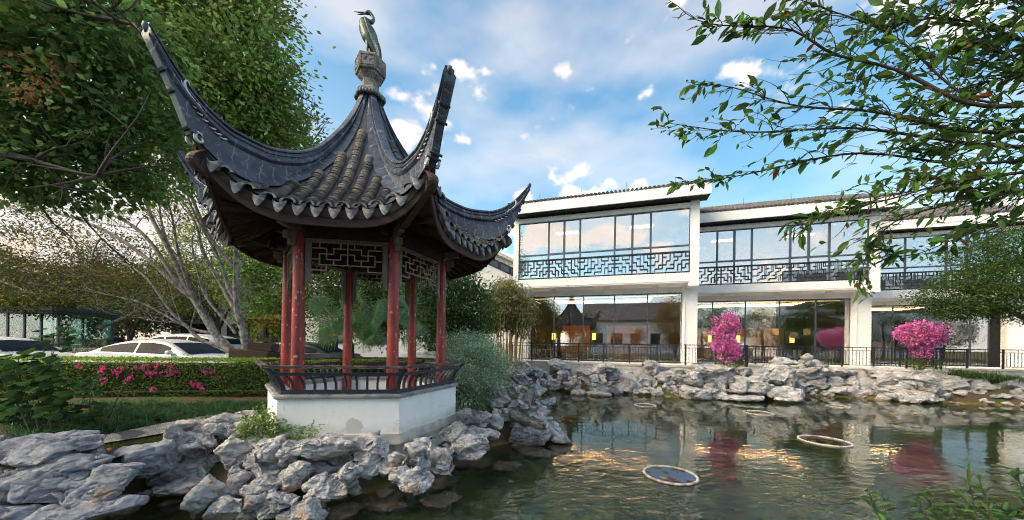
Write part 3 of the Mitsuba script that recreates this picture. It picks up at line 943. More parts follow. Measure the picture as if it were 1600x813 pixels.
    KEY = [[(0, 1), (1, 1), (1, 0)], [(0, 3), (1, 3), (1, 2), (2, 2), (2, 0)], [(1, 4.6), (1, 4), (3, 4), (3, 1), (4, 1)], [(2, 4), (2, 3), (4, 3), (4, 2), (5, 2), (5, 0)], [(3, 0), (3, 1)],
           [(4, 4.6), (4, 4), (6, 4), (6, 2), (7, 2), (7, 1), (8, 1), (8, 0)], [(5, 3), (6, 3)], [(6, 0), (6, 1), (7, 1)], [(7, 4.6), (7, 3), (8, 3), (8, 2), (10, 2)], [(8, 4), (9, 4), (9, 3), (10, 3)], [(9, 0), (9, 1), (10, 1)], [(8, 3), (8, 4.6)], [(10, 0), (10, 5)]]
    for j in range(n):
        m = MB()
        for pln in KEY:
            for p, q in zip(pln[:-1], pln[1:]):
                xx = [t0 + wd * (j + (w[0] if j % 2 == 0 else 10 - w[0]) / 10) for w in (p, q)]
                zz = [8.60 - w[1] * 0.238 for w in (p, q)]
                hw = 0.021
                m.box((min(xx) - hw, rd - 0.02, min(zz) - hw), (max(xx) + hw, rd + 0.02, max(zz) + hw), FR)
        part(rl, 'key_pattern', m.out(), 'm_dark_metal')
    # ground floor glazing
    g0, g1 = lower[0], lower[-1]
    for j, (x0, x1) in enumerate(zip(lower[:-1], lower[1:])):
        fw = 0.035
        w = part(b, 'window', MB().box((x0, dl - 0.05, TZ), (x0 + fw, dl + 0.05, 6.337), FR).box((x1 - fw, dl - 0.05, TZ), (x1, dl + 0.05, 6.337), FR)
                 .box((x0 + fw, dl - 0.05, TZ), (x1 - fw, dl + 0.05, TZ + 0.10), FR).box((x0 + fw, dl - 0.05, 6.26), (x1 - fw, dl + 0.05, 6.337), FR).out(), 'm_window_frame')
        tl = 0.0015 * math.sin(5.1 * j + 2 * i)
        q = np.array([[x0 + fw, dl + tl * 2, TZ + 0.1], [x1 - fw, dl - tl * 2, TZ + 0.1], [x1 - fw, dl - tl * 3, 6.26], [x0 + fw, dl + tl * 3, 6.26]])
        part(w, 'pane', (FR(q), np.array([[0, 1, 2, 3]])), 'm_glass_low')
    # rooms behind the glass
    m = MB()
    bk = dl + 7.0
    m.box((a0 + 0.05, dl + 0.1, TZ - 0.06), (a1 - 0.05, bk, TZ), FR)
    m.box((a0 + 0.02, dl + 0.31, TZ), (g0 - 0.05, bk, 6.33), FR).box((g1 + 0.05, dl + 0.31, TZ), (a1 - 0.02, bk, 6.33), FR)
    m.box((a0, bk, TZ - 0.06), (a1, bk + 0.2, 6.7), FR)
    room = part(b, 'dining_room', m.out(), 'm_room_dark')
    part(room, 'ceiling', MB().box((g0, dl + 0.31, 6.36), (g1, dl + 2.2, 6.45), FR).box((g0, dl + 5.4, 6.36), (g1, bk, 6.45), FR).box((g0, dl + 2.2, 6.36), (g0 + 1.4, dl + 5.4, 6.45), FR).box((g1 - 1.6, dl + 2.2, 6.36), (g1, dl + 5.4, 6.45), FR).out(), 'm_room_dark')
    part(room, 'cove_tray', MB().box((g0, dl + 2.0, 6.62), (g1, dl + 5.6, 6.66), FR).out(), 'm_cove_tray')
    wall = MB()
    for s0, s1 in ((0.14, 0.38), (0.52, 0.86)):
        wall.box((g0 + (g1 - g0) * s0, bk - 0.14, TZ), (g0 + (g1 - g0) * s1, bk - 0.003, 4.6 if i != 2 else 3.6), FR)
    part(room, 'wood_panel', wall.out(), 'm_amber_wood')
    x0, x1, y0, y1, z = g0 + 1.4, g1 - 1.6, dl + 2.2, dl + 5.4, 6.46
    lamp(numbered(room + '__cove_light'), MB().box((x0, y0 - 0.17, z), (x1, y0 - 0.05, z + 0.05), FR).box((x0, y1 + 0.05, z), (x1, y1 + 0.17, z + 0.05), FR).box((x0 - 0.17, y0, z), (x0 - 0.05, y1, z + 0.05), FR).box((x1 + 0.05, y0, z), (x1 + 0.17, y1, z + 0.05), FR).out(), 6.0)
    lamp(numbered(room + '__strip_light'), MB().box((g0 + 0.2, dl + 1.2, 6.31), (g1 - 0.2, dl + 1.28, 6.345), FR).out(), 0.22)
    for s in ((0.05, 0.13, 0.40) if i == 0 else (0.28, 0.50, 0.9) if i == 1 else (0.6,)):
        lamp(numbered(room + '__wall_lamp'), MB().box((g0 + (g1 - g0) * s, bk - 0.3, 3.3), (g0 + (g1 - g0) * s + 0.3, bk - 0.2, 3.9), FR).out(), 0.6)
    m = MB()
    m.box((t0, gd + 0.25, 7.30), (t1, gd + 7, 7.34), FR).box((t0, gd + 7, 7.3), (t1, gd + 7.2, 11.9), FR).box((a0, gd + 0.7, 7.33), (t0 + 0.02, gd + 7, 11.9), FR).box((t1 - 0.02, gd + 0.7, 7.33), (a1, gd + 7, 11.9), FR).box((t0, gd + 0.25, 11.35), (t1, gd + 7, 11.45), FR)
    up = part(b, 'upper_room', m.out(), 'm_room_pale')
    for s in (0.2, 0.68):
        c = t0 + (t1 - t0) * s
        lamp(numbered(up + '__ceiling_lamp'), MB().box((c, gd + 2.5, 11.26), (c + 1.6, gd + 2.9, 11.34), FR).out(), 0.8)
    return b, dl, bk, g0, g1


D1, D2, D3 = 23.1, 28.16, 33.44
w1 = wing(0, D1, -7.02, 3.92, [t_at(x, D1 + .16) for x in (855, 879.3, 904.3, 958, 985.6, 1014.5)], [t_at(x, D1 + 1.65) for x in (824.4, 865, 911, 959, 1010.8, 1065)], 0.38, 0.50)
w2 = wing(1, D2, 4.75, 15.29, [t_at(x, D2 + .16) for x in (1118, 1145, 1172.5, 1232, 1261, 1293.5)], [4.95] + [t_at(x, D2 + 1.65) for x in (1112.5, 1163.6, 1217, 1273.8, 1333.8)], 0.35, 0.55)
w3 = wing(2, D3, 16.15, 26.7, [t_at(x, D3 + .16) for x in (1412, 1476, 1508, 1541)], [16.3] + [t_at(x, D3 + 1.65) for x in (1394, 1447, 1515)] + [26.1], 0.30, 0.55)

# hanging lanterns in the middle wing, tables and chairs
LANT = ['first from the left', 'second from the left', 'third from the left', 'fourth from the left']
for j, (x, y, Y) in enumerate(((1172, 522, 26.5), (1212, 519, 25.2), (1240, 524, 26.2), (1261, 519, 24.9))):
    q = W(x, y, Y)
    k = thing('hanging_lantern', f'small glowing amber lantern behind the middle wing windows, {LANT[j]}', 'lamp', 'lanterns in the middle wing')
    a = np.linspace(0, 2 * np.pi, 13)[:-1]
    P = np.array([[q + [r * math.cos(t), r * math.sin(t), z] for t in a] for r, z in ((0.02, -0.24), (0.20, -0.22), (0.23, 0.0), (0.20, 0.22), (0.02, 0.24))])
    lamp(k + '__lamp_shade', grid(P, False, True), 0.55)
    part(k, 'cord', MB().tube([q + [0, 0, 0.24], [q[0], q[1], 6.4]], 0.012, 5).out(), 'm_dark_metal')
mat('m_chair', base_color=rgb(0.035, 0.035, 0.04), roughness=0.6)
mat('m_chair_pale', base_color=rgb(0.50, 0.52, 0.44), roughness=0.7)
mat('m_table', base_color=rgb(0.30, 0.20, 0.10), roughness=0.4)


def table_set(t, d, pale, where):
    k = thing('dining_table', f'dining table behind the ground floor glass, {where}', 'table', 'tables in the restaurant')
    part(k, 'tabletop', MB().box((t - 0.5, d - 0.4, TZ + 0.72), (t + 0.5, d + 0.4, TZ + 0.76), FR).out(), 'm_table')
    for sx in (-0.45, 0.45):
        for sy in (-0.35, 0.35):
            part(k, 'leg', MB().box((t + sx - 0.03, d + sy - 0.03, TZ), (t + sx + 0.03, d + sy + 0.03, TZ + 0.72), FR).out(), 'm_table')
    for sx in (-1, 1):
        c = thing('dining_chair', f'{"pale" if pale else "dark"} dining chair {"left" if sx < 0 else "right"} of the {where}', 'chair', 'chairs in the restaurant')
        ma = 'm_chair_pale' if pale else 'm_chair'
        x = t + sx * 0.78
        part(c, 'seat', MB().box((x - 0.22, d - 0.22, TZ + 0.42), (x + 0.22, d + 0.22, TZ + 0.48), FR).out(), ma)
        part(c, 'backrest', MB().box((x + sx * 0.18, d - 0.22, TZ + 0.48), (x + sx * 0.22, d + 0.22, TZ + 1.05), FR).out(), ma)
        for ax in (-0.19, 0.16):
            for ay in (-0.19, 0.16):
                part(c, 'leg', MB().box((x + ax, d + ay, TZ), (x + ax + 0.035, d + ay + 0.035, TZ + 0.42), FR).out(), ma)


for j, t in enumerate((-5.6, -3.4, -1.0, 1.2, 3.0)):
    table_set(t, D1 + 3.0 + 0.4 * (j % 2), j in (1, 2), ['first', 'second', 'third', 'fourth', 'fifth'][j] + ' table from left in left wing')
for j, t in enumerate((6.2, 9.0, 11.6, 13.9)):
    table_set(t, D2 + 3.2, True, ['first', 'second', 'third', 'fourth'][j] + ' table from left in middle wing')

# terrace: paving block with a retaining wall of pale slabs
D_F1, D_F2, D_F3 = 22.3, 26.1, 29.3
setting('terrace', MB().box((-8.6, D_F1 - 0.15, 0.4), (6.9, 40, TZ), FR).box((6.9, D_F2 - 0.15, 0.4), (17.6, 42, TZ - 0.004), FR).box((17.6, D_F3 - 0.15, 0.4), (40, 46, TZ - 0.008), FR).out(), 'm_pale_stone', 'pale stone terrace in front of the restaurant')
rw = thing('retaining_wall', 'low wall of pale stone slabs under the black terrace fence', 'wall')
rng = np.random.default_rng(8)
for d, ta, tb in ((D_F1, -8.6, 6.9), (D_F2, 6.9, 17.6), (D_F3, 17.6, 30)):
    n = int((tb - ta) / 1.05)
    for j in range(n):
        x0, x1 = ta + (tb - ta) * j / n, ta + (tb - ta) * (j + 1) / n
        o = 0.006 * rng.random()
        part(rw, 'stone_slab', MB().box((x0 + 0.006, d - 0.21 - o, 0.3), (x1 - 0.006, d - 0.153, TZ - 0.09), FR).out(), 'm_pale_stone')
        part(rw, 'coping_stone', MB().box((x0 + 0.004, d - 0.26 - o, TZ - 0.086), (x1 - 0.004, d + 0.16, TZ + 0.03), FR).out(), 'm_pale_stone')


def fence(pts, label):
    """A black railing along pts (t, d), one post and one panel per bay."""
    k = thing('terrace_fence', label, 'fence', 'sections of the black terrace fence')
    z0 = TZ + 0.03
    for j, (p, q) in enumerate(zip(pts[:-1], pts[1:])):
        p, q = np.array(p, float), np.array(q, float)
        L = np.linalg.norm(q - p); x = (q - p) / L

        def at(s, z):
            return FR(np.array([*(p + x * s), z]))
        part(k, 'post', MB().bar(at(0, z0), at(0, z0 + 1.23), 0.075, 0.075, up=(0.305, 0.952, 0)).out(), 'm_dark_metal')
        for nm, z, h in (('top_rail', 1.19, 0.05), ('middle_rail', 1.01, 0.035), ('bottom_rail', 0.13, 0.035)):
            pn = part(k, nm, MB().bar(at(0.038, z0 + z), at(L - 0.038, z0 + z), 0.045, h).out(), 'm_dark_metal')
        n = max(2, int(round(L / 0.165)))
        for b in range(1, n):
            part(pn, 'bar', MB().bar(at(L * b / n, z0 + 0.148), at(L * b / n, z0 + (0.99 if (b + j) % 4 else 1.165)), 0.022, 0.022, up=(0.305, 0.952, 0)).out(), 'm_dark_metal')
    part(k, 'post', MB().bar(FR(np.array([*pts[-1], z0])), FR(np.array([*pts[-1], z0 + 1.23])), 0.075, 0.075, up=(0.305, 0.952, 0)).out(), 'm_dark_metal')


def run(d, ta, tb, n):
    return [(ta + (tb - ta) * j / n, d) for j in range(n + 1)]


fence([(-7.3, D_F1 + 1.4)] + run(D_F1, -7.3, 6.75, 9), 'black metal fence section with upright bars in front of the left wing')
fence([(6.8, D_F1 + 0.4)] + run(D_F2, 6.85, 17.45, 7), 'black metal fence section with upright bars in front of the middle wing')
fence([(17.5, D_F2 + 0.4)] + run(D_F3, 17.55, 29.0, 7), 'black metal fence section with upright bars in front of the right wing')

# ---- far buildings
def plain_building(label, t0, t1, d0, d1, z0, z1, wins, frame, roof=None, name='white_building'):
    k = thing(name, label, 'building')
    part(k, 'wall', MB().box((t0, d0, z0), (t1, d1, z1), frame).out(), 'm_white_wall')
    for (x0, x1, a, b) in wins:
        w = part(k, 'window', MB().box((x0, d0 - 0.06, a), (x1, d0 - 0.003, a + 0.08), frame).box((x0, d0 - 0.06, b - 0.08), (x1, d0 - 0.003, b), frame).box((x0, d0 - 0.06, a + 0.08), (x0 + 0.08, d0 - 0.003, b - 0.08), frame)
                 .box((x1 - 0.08, d0 - 0.06, a + 0.08), (x1, d0 - 0.003, b - 0.08), frame).box(((x0 + x1) / 2 - 0.04, d0 - 0.055, a + 0.08), ((x0 + x1) / 2 + 0.04, d0 - 0.003, b - 0.08), frame).out(), 'm_window_frame')
        part(w, 'pane', MB().box((x0 + 0.08, d0 - 0.03, a + 0.08), (x1 - 0.08, d0 - 0.004, b - 0.08), frame).out(), 'm_dark_pane')
    if roof:
        oh, h = roof
        mid = (d0 + d1) / 2
        P = np.array([[(t, d0 - oh, z1 - 0.1), (t, mid, z1 + h), (t, d1 + oh, z1 - 0.1), (t, d1 + oh, z1 + 0.12), (t, mid, z1 + h + 0.25), (t, d0 - oh, z1 + 0.12)] for t in (t0 - oh, t1 + oh)])
        v, f = grid(frame(P.reshape(-1, 3)).reshape(P.shape), False, True)
        part(k, 'roof', (v, np.vstack([f, [[0, 5, 4], [0, 4, 1], [1, 4, 3], [1, 3, 2], [6, 10, 11], [6, 7, 10], [7, 9, 10], [7, 8, 9]]])), 'm_slate')
        part(k, 'gable', (frame(np.array([[t0, d0, z1], [t0, mid, z1 + h], [t0, d1, z1], [t1, d0, z1], [t1, mid, z1 + h], [t1, d1, z1]])), np.array([[0, 1, 2], [3, 5, 4]])), 'm_white_wall')
    return k


mat('m_dark_pane', base_color=rgb(0.03, 0.045, 0.055), roughness=0.08, specular=0.8)
ident = lambda v: np.asarray(v, float)
# white modern house with a sloping roof, between the pavilion roof and the restaurant
k = thing('white_house', 'white modern house with a slanting strip window, seen between the pavilion roof and the restaurant', 'building')
Yh = 36.0
pts = [W(690, 560, Yh), W(812, 560, Yh), W(812, 415, Yh), W(766, 393, Yh), W(690, 380, Yh)]
front = np.array(pts)
back = front + np.array([2.0, 9.0, 0])
v = np.vstack([front, back]); n = 5
f = [[0, 1, 2], [0, 2, 3], [0, 3, 4]] + [[i, (i + 1) % n + n, (i + 1) % n] for i in range(n)] + [[i, i + n, (i + 1) % n + n] for i in range(n)]
part(k, 'wall', (v, np.array(f)), 'm_white_wall')
m = MB().bar(W(690, 379, Yh - .4), W(766, 392, Yh - .4), 1.2, 0.25).bar(W(766, 392, Yh - .4), W(816, 416, Yh - .4), 1.2, 0.3)
part(k, 'roof', m.out(), 'm_pale_stone')
for a, b in (((764, 411), (779, 418)), ((781, 419), (796, 426)), ((797.5, 427), (812, 434)), ((742, 418), (752, 418))):
    dy = 9 if a[0] > 750 else 3
    q = [W(a[0], a[1] - dy, Yh - .05), W(b[0], b[1] - dy, Yh - .05), W(b[0], b[1] + (2 if a[0] > 750 else 3), Yh - .05), W(a[0], a[1] + (2 if a[0] > 750 else 3), Yh - .05)]
    w = MB()
    for s in range(4):
        w.bar(q[s], q[(s + 1) % 4], 0.12, 0.12)
    wk = part(k, 'window', w.out(), 'm_dark_metal')
    part(wk, 'pane', (np.array(q), np.array([[0, 1, 2, 3]])), 'm_dark_pane')
plain_building('long low white building behind the parked cars at the left', -34, -10.5, 34, 44, 1.0, 6.6, [(-33 + 4.6 * j, -30.4 + 4.6 * j, 2.6, 4.4) for j in range(5)], ident, (0.5, 2.0), 'white_building')
plain_building('white building seen through the pavilion columns', -16, -1.0, 47, 57, 1.0, 9.0, [(-15 + 3.4 * j, -13 + 3.4 * j, 2.2, 4.0) for j in range(4)] + [(-15 + 3.4 * j, -13 + 3.4 * j, 5.6, 7.4) for j in range(4)], ident, (0.6, 2.2), 'white_building')
# what the glass mirrors, behind the photographer: a slate roofed house and a plain white block of flats
back = lambda v: FR(np.asarray(v, float) * np.array([1, -1, 1]))
plain_building('slate roofed white house behind the photographer, mirrored in the left wing glass', -7, 13, 26, 36, 1.0, 8.2, [(-5.5 + 3.6 * j, -3.6 + 3.6 * j, 3.2, 5.6) for j in range(5)], back, (0.9, 4.0), 'mirrored_house')
plain_building('white block of flats behind the photographer, mirrored in the middle wing glass', 29, 60, 20, 32, 1.0, 17.5, [(31.0 + 5.5 * j, 35.0 + 5.5 * j if j % 2 == 0 else 33.3 + 5.5 * j, 2.6 + 3.9 * r, 4.9 + 3.9 * r) for j in range(5) for r in range(4)], back, None, 'flats')
# ------------------------------------------------------------------ rockwork
def rock_col(p, n, uv):
    a = fbm(p.x * 2.3, p.y * 2.3, p.z * 2.3, 4)
    b = fbm(p.x * 9, p.y * 9, p.z * 14, 4)
    c = mix((0.27, 0.28, 0.31), (0.54, 0.53, 0.525), smoothstep(0.36, 0.66, 0.45 * a + 0.55 * b))
    v = dr.abs(fbm(p.x * 5 + 2, p.y * 5, p.z * 8, 4) - 0.5)
    c = mix(c, (0.17, 0.175, 0.19), smoothstep(0.030, 0.0, v) * 0.75)
    c = mix(c, (0.20, 0.205, 0.215), smoothstep(0.56, 0.74, fbm(p.x * 1.6 + 7, p.y * 1.6, p.z * 1.6, 3)) * 0.55)
    rust = smoothstep(0.66, 0.76, fbm(p.x * 3.1 + 40, p.y * 3.1, p.z * 3.1, 4))
    c = mix(c, (0.42, 0.26, 0.14), rust * 0.6)
    wet = smoothstep(0.16, 0.02, p.z + 0.10 * (b - 0.5))
    return mix(c, (0.19, 0.135, 0.065), wet * 0.75)


def shaded_slab_col(p, n, uv):  # darker, bluer stone for the left slabs; tree shade put into the colour
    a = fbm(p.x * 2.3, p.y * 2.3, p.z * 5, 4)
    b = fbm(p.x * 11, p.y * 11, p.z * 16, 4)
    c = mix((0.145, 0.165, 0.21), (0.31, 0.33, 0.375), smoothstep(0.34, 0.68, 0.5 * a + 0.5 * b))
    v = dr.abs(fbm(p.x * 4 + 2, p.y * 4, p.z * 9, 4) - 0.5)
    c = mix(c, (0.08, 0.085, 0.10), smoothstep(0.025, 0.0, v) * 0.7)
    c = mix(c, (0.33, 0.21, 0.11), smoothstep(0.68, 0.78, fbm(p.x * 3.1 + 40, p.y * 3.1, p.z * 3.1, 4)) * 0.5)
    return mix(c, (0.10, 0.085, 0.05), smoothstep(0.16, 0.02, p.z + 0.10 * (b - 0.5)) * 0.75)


def rock_relief(p, n, uv):
    v = dr.abs(fbm(p.x * 5 + 2, p.y * 5, p.z * 8, 4) - 0.5)
    return fbm(p.x * 13, p.y * 13, p.z * 17, 4) * 0.7 + smoothstep(0.0, 0.05, v) * 0.5 + 0.22 * noise(p.x * 60, p.y * 60, p.z * 60)


bump('m_rock', rock_relief, 0.020, eps=4e-3, base_color=proc(rock_col), roughness=0.85, specular=0.25)


bump('m_shaded_slab_rock', rock_relief, 0.012, eps=4e-3, base_color=proc(shaded_slab_col), roughness=0.8, specular=0.3)


def rock_mesh(seed, sub, dims=(1, 1, 1), rough=1.0):
    """A weathered limestone block: a ball cut by planes, stretched to dims (metres), then hollows, ridges and cracks at one scale in metres."""
    g = np.random.default_rng(seed)
    t = trimesh.creation.icosphere(sub, 1.0)
    v = np.array(t.vertices)
    for _ in range(g.integers(11, 16)):
        n = g.normal(size=3); n /= np.linalg.norm(n)
        over = v @ n - g.uniform(0.40, 0.84)
        v = v - np.maximum(over, 0)[:, None] * n * g.uniform(0.86, 1.0)
    dims = np.asarray(dims, float)
    v = (v - (v.min(0) + v.max(0)) / 2) / (v.max(0) - v.min(0)) * dims
    tm = trimesh.Trimesh(v, t.faces, process=False)
    nrm = np.array(tm.vertex_normals)
    s = float(np.min(dims)) ** 0.5 * float(np.prod(dims)) ** (1 / 6)   # a length that sets the size of the features
    off = g.uniform(0, 50, 3)
    for _ in range(int(6 + 5 * dims.max() / s)):              # hollows and scoops
        c = v[g.integers(len(v))]
        r = s * g.uniform(0.14, 0.34)
        d = np.linalg.norm(v - c, axis=1)
        v = v - nrm * (s * g.uniform(0.05, 0.17) * np.exp(-(d / r) ** 4))[:, None]
    q = v / s * np.array([1.0, 1.0, 1.25])
    big = meshkit.fbm(q * 2.0 + off, 3, seed=seed) - 0.5
    rid = 1 - 4 * np.abs(meshkit.fbm(q * 3.4 + off + 9, 4, seed=seed + 3) - 0.5)
    crack = np.abs(meshkit.fbm(q * 2.6 + off + 21, 3, seed=seed + 5) - 0.5)
    fine = meshkit.fbm(q * 11.0 + off, 3, seed=seed + 7) - 0.5
    v = v + nrm * (s * rough * (0.22 * big + 0.045 * rid - 0.06 * np.exp(-(crack / 0.018) ** 2) + 0.05 * fine))[:, None]
    return v, np.array(t.faces)


def put_rock(x, y, Y, w, h, tilt=0.0, deep=0.8, seed=0, sub=4, label=None, group=None, name='rock', bs='m_rock', rough=1.0):
    s = Y / FPX
    dims = np.array([w * s, max(w * s * deep, h * s * 0.9), h * s])
    v, f = rock_mesh(seed, sub, dims, rough)
    a = math.radians(tilt)
    R = np.array([[math.cos(a), 0, -math.sin(a)], [0, 1, 0], [math.sin(a), 0, math.cos(a)]])
    v = v @ R.T
    c = W(x, y, Y)
    return solo(name, (v + c, f), bs, label or 'pale grey weathered limestone rock', 'rock', group, smooth=True)


NEAR = [  # pixel, distance, pixel size, tilt, label
    (68, 708, 5.15, 172, 58, 3, 'dark grey long slab, topmost of the big boulders at the left edge'),
    (155, 711, 5.25, 34, 32, 0, 'knobbly grey stone at the right tip of the topmost left slab'),
    (80, 737, 5.0, 200, 46, 10, 'long grey slab sandwiched under the topmost boulder at the left edge'),
    (138, 752, 4.85, 165, 62, 8, 'broad smooth grey slab with a pointed right end, left foreground'),
    (22, 765, 4.75, 120, 62, -4, 'rough grey boulder low at the left edge of the photo'),
    (132, 797, 4.65, 175, 40, 9, 'thin tilted slab over the dark water, left foreground'),
    (22, 806, 4.5, 120, 48, -6, 'cracked grey rock in the bottom left corner'),
    (208, 722, 5.6, 130, 52, 7, 'flat grey ledge leading right below the pebble path'),
    (2, 698, 5.35, 40, 34, 0, 'small grey rock end at the left edge beside the topmost slab'),
    (298, 685, 6.15, 98, 72, -4, 'big upright block, tallest of the rocks left of the pavilion base'),
    (300, 736, 6.15, 82, 44, 4, 'shadowed rock directly under the big upright block'),
    (255, 747, 5.9, 62, 28, 24, 'pointed rock jutting left over the dark inlet'),
    (290, 760, 5.8, 100, 20, 3, 'flat pale slab at the water under the shadowed rock'),
    (360, 670, 6.6, 70, 46, -14, 'smooth sloping rock right of the big upright block'),
    (372, 708, 6.0, 64, 64, 24, 'hollowed rock below the leafy creeper, left of centre pile'),
    (410, 703, 6.05, 100, 44, 10, 'long pale rock under the creeper by the base wall'),
    (414, 724, 5.75, 60, 52, 12, 'rounded pitted boulder at the middle of the pile'),
    (451, 713, 5.85, 38, 48, 0, 'squarish grey block right of the rounded pitted boulder'),
    (505, 697, 5.95, 128, 44, 4, 'wide overhanging slab below the white base wall'),
    (584, 699, 5.95, 68, 46, -8, 'cracked pale rock right end of the overhang under the base'),
    (495, 722, 6.25, 100, 34, 6, 'shaded stone beneath the wide overhanging slab'),
    (374, 748, 5.6, 42, 40, 28, 'small egg shaped rock above the tilted standing stone'),
    (414, 757, 5.5, 60, 30, 8, 'jagged white stone in the middle of the waterside pile'),
    (328, 779, 5.3, 46, 74, -28, 'leaning stone with orange stain at the water, left of the pile'),
    (384, 793, 5.25, 116, 48, 16, 'long tilted slab entering the water at bottom centre left'),
    (434, 787, 5.2, 62, 38, 12, 'grey slab beside the flat waterside slab, bottom centre'),
    (468, 797, 5.15, 82, 32, 8, 'flat streaked slab lowest in the water, right of the tilted slab'),
    (463, 744, 5.7, 62, 38, 30, 'wedge shaped rock under the squarish grey block'),
    (489, 757, 5.6, 52, 26, 18, 'smooth grey stone leaning on the flat waterside rock'),
    (514, 763, 5.55, 62, 32, 8, 'flat pale stone at the water below the overhang'),
    (548, 744, 5.65, 44, 34, 0, 'rounded pale boulder at the water under the cracked rock'),
    (552, 729, 5.75, 24, 19, 0, 'small round stone on top of the rounded waterside boulder'),
    (577, 730, 5.8, 44, 34, 0, 'notched pale rock hanging over the water under the base'),
    (617, 722, 5.95, 52, 36, -14, 'grey rock right below the front corner of the base'),
    (648, 750, 5.75, 56, 36, 4, 'white crusted rock standing in the water at the front corner'),
    (627, 741, 5.8, 36, 25, -10, 'striped grey stone wedged beside the white crusted rock'),
    (650, 715, 6.1, 42, 48, -8, 'bumpy white rock right of the front corner of the base'),
    (689, 716, 6.7, 58, 38, -18, 'slanting grey rock below the right wall of the base'),
    (662, 694, 6.65, 34, 28, -20, 'small pale stone tucked under the right plinth'),
    (708, 674, 7.2, 46, 30, 6, 'two humped white rock on top of the flat rock, right of the base'),
    (727, 695, 7.1, 76, 34, 2, 'flat pale rock over the water right of the base'),
    (735, 709, 7.1, 52, 18, 4, 'dark foot stone under the flat pale rock'),
    (730, 654, 8.2, 34, 32, 0, 'round pale boulder at the right rear corner of the base'),
    (753, 654, 8.3, 30, 30, 0, 'pale boulder second from the right rear corner of the base'),
    (778, 655, 8.5, 32, 36, -6, 'upright pale boulder left of the tall standing rock'),
    (748, 675, 8.1, 46, 18, -4, 'thin shelf of rock over the water by the upright pale boulder'),
    (768, 679, 8.15, 30, 20, 0, 'small dark pitted rock at the water beside the shelf'),
    (828, 678, 9.45, 66, 44, 0, 'broad foot of the standing rock, in the water'),
    (871, 681, 9.55, 44, 28, -4, 'low rock in the water, furthest right of the near shore'),
    (838, 606, 11.0, 34, 32, 0, 'large pale rock behind the tall standing rock'),
    (856, 628, 10.6, 26, 14, -4, 'small flat stone at the water behind the standing rock'),
    (772, 611, 10.0, 34, 25, 0, 'crusted pale rock in front of the silvery bush'),
    (800, 610, 10.5, 28, 22, 0, 'dark pitted rock above the standing rock'),
    (811, 594, 12.0, 30, 22, 0, 'round grey rock between the bush and the far bank'),
    (783, 592, 12.0, 17, 18, 0, 'small upright stone at the edge of the silvery bush'),
    (784, 628, 9.7, 32, 20, 0, 'pale stone left of the top of the standing rock'),
    (797, 582, 14.5, 26, 17, 0, 'small rock where the bush meets the far bank'),
    (817, 573, 17.5, 30, 19, 0, 'dark grey rock at the foot of the terrace wall corner'),
    (832, 582, 18.5, 36, 22, 0, 'grey rock second from the terrace wall corner'),
    (851, 590, 19.0, 30, 24, 0, 'grey rock third from the terrace wall corner'),
    (388, 649, 7.3, 34, 15, 0, 'small pale stone behind the creeper at the left wall of the base'),
    (405, 655, 7.0, 30, 16, 0, 'low stone half under the creeper at the left wall of the base'),
]
for j, (x, y, Y, w, h, tl, lb) in enumerate(NEAR):
    put_rock(x, y, Y, w * 1.0, h * 1.0, tl, 0.8 if w < 110 else 0.55, seed=11 + j, sub=5 if w > 54 else 4, label=lb, bs='m_shaded_slab_rock' if j < 9 else 'm_rock', rough=0.7 if j < 9 else 1.0)
put_rock(824, 644, 9.45, 62, 62, 0, 0.9, seed=207, sub=5, label='tall standing rock with a furrowed dark face, right of the silvery bush')

for j, (x, y, w, h, tl) in enumerate(((548, 778, 90, 26, 6), (604, 790, 80, 24, -6), (672, 758, 90, 18, 8), (735, 728, 70, 14, 4), (690, 790, 60, 16, 0), (520, 806, 90, 24, 4), (838, 712, 70, 14, 0), (884, 706, 60, 12, 2), (795, 735, 50, 12, 0), (275, 782, 80, 20, 6))):
    q = Wz(x, y, -0.16)
    put_rock(x, y, q[1], w, h, tl, 0.9, seed=260 + j, sub=4, name='submerged_rock', group='rocks under the clear water near the pavilion', label=f'dim brownish rock under the water by the near shore, {["first", "second", "third", "fourth", "fifth", "sixth", "seventh", "eighth", "ninth", "tenth"][sorted([548, 604, 672, 735, 690, 520, 838, 884, 795, 275]).index(x)]} from the left')

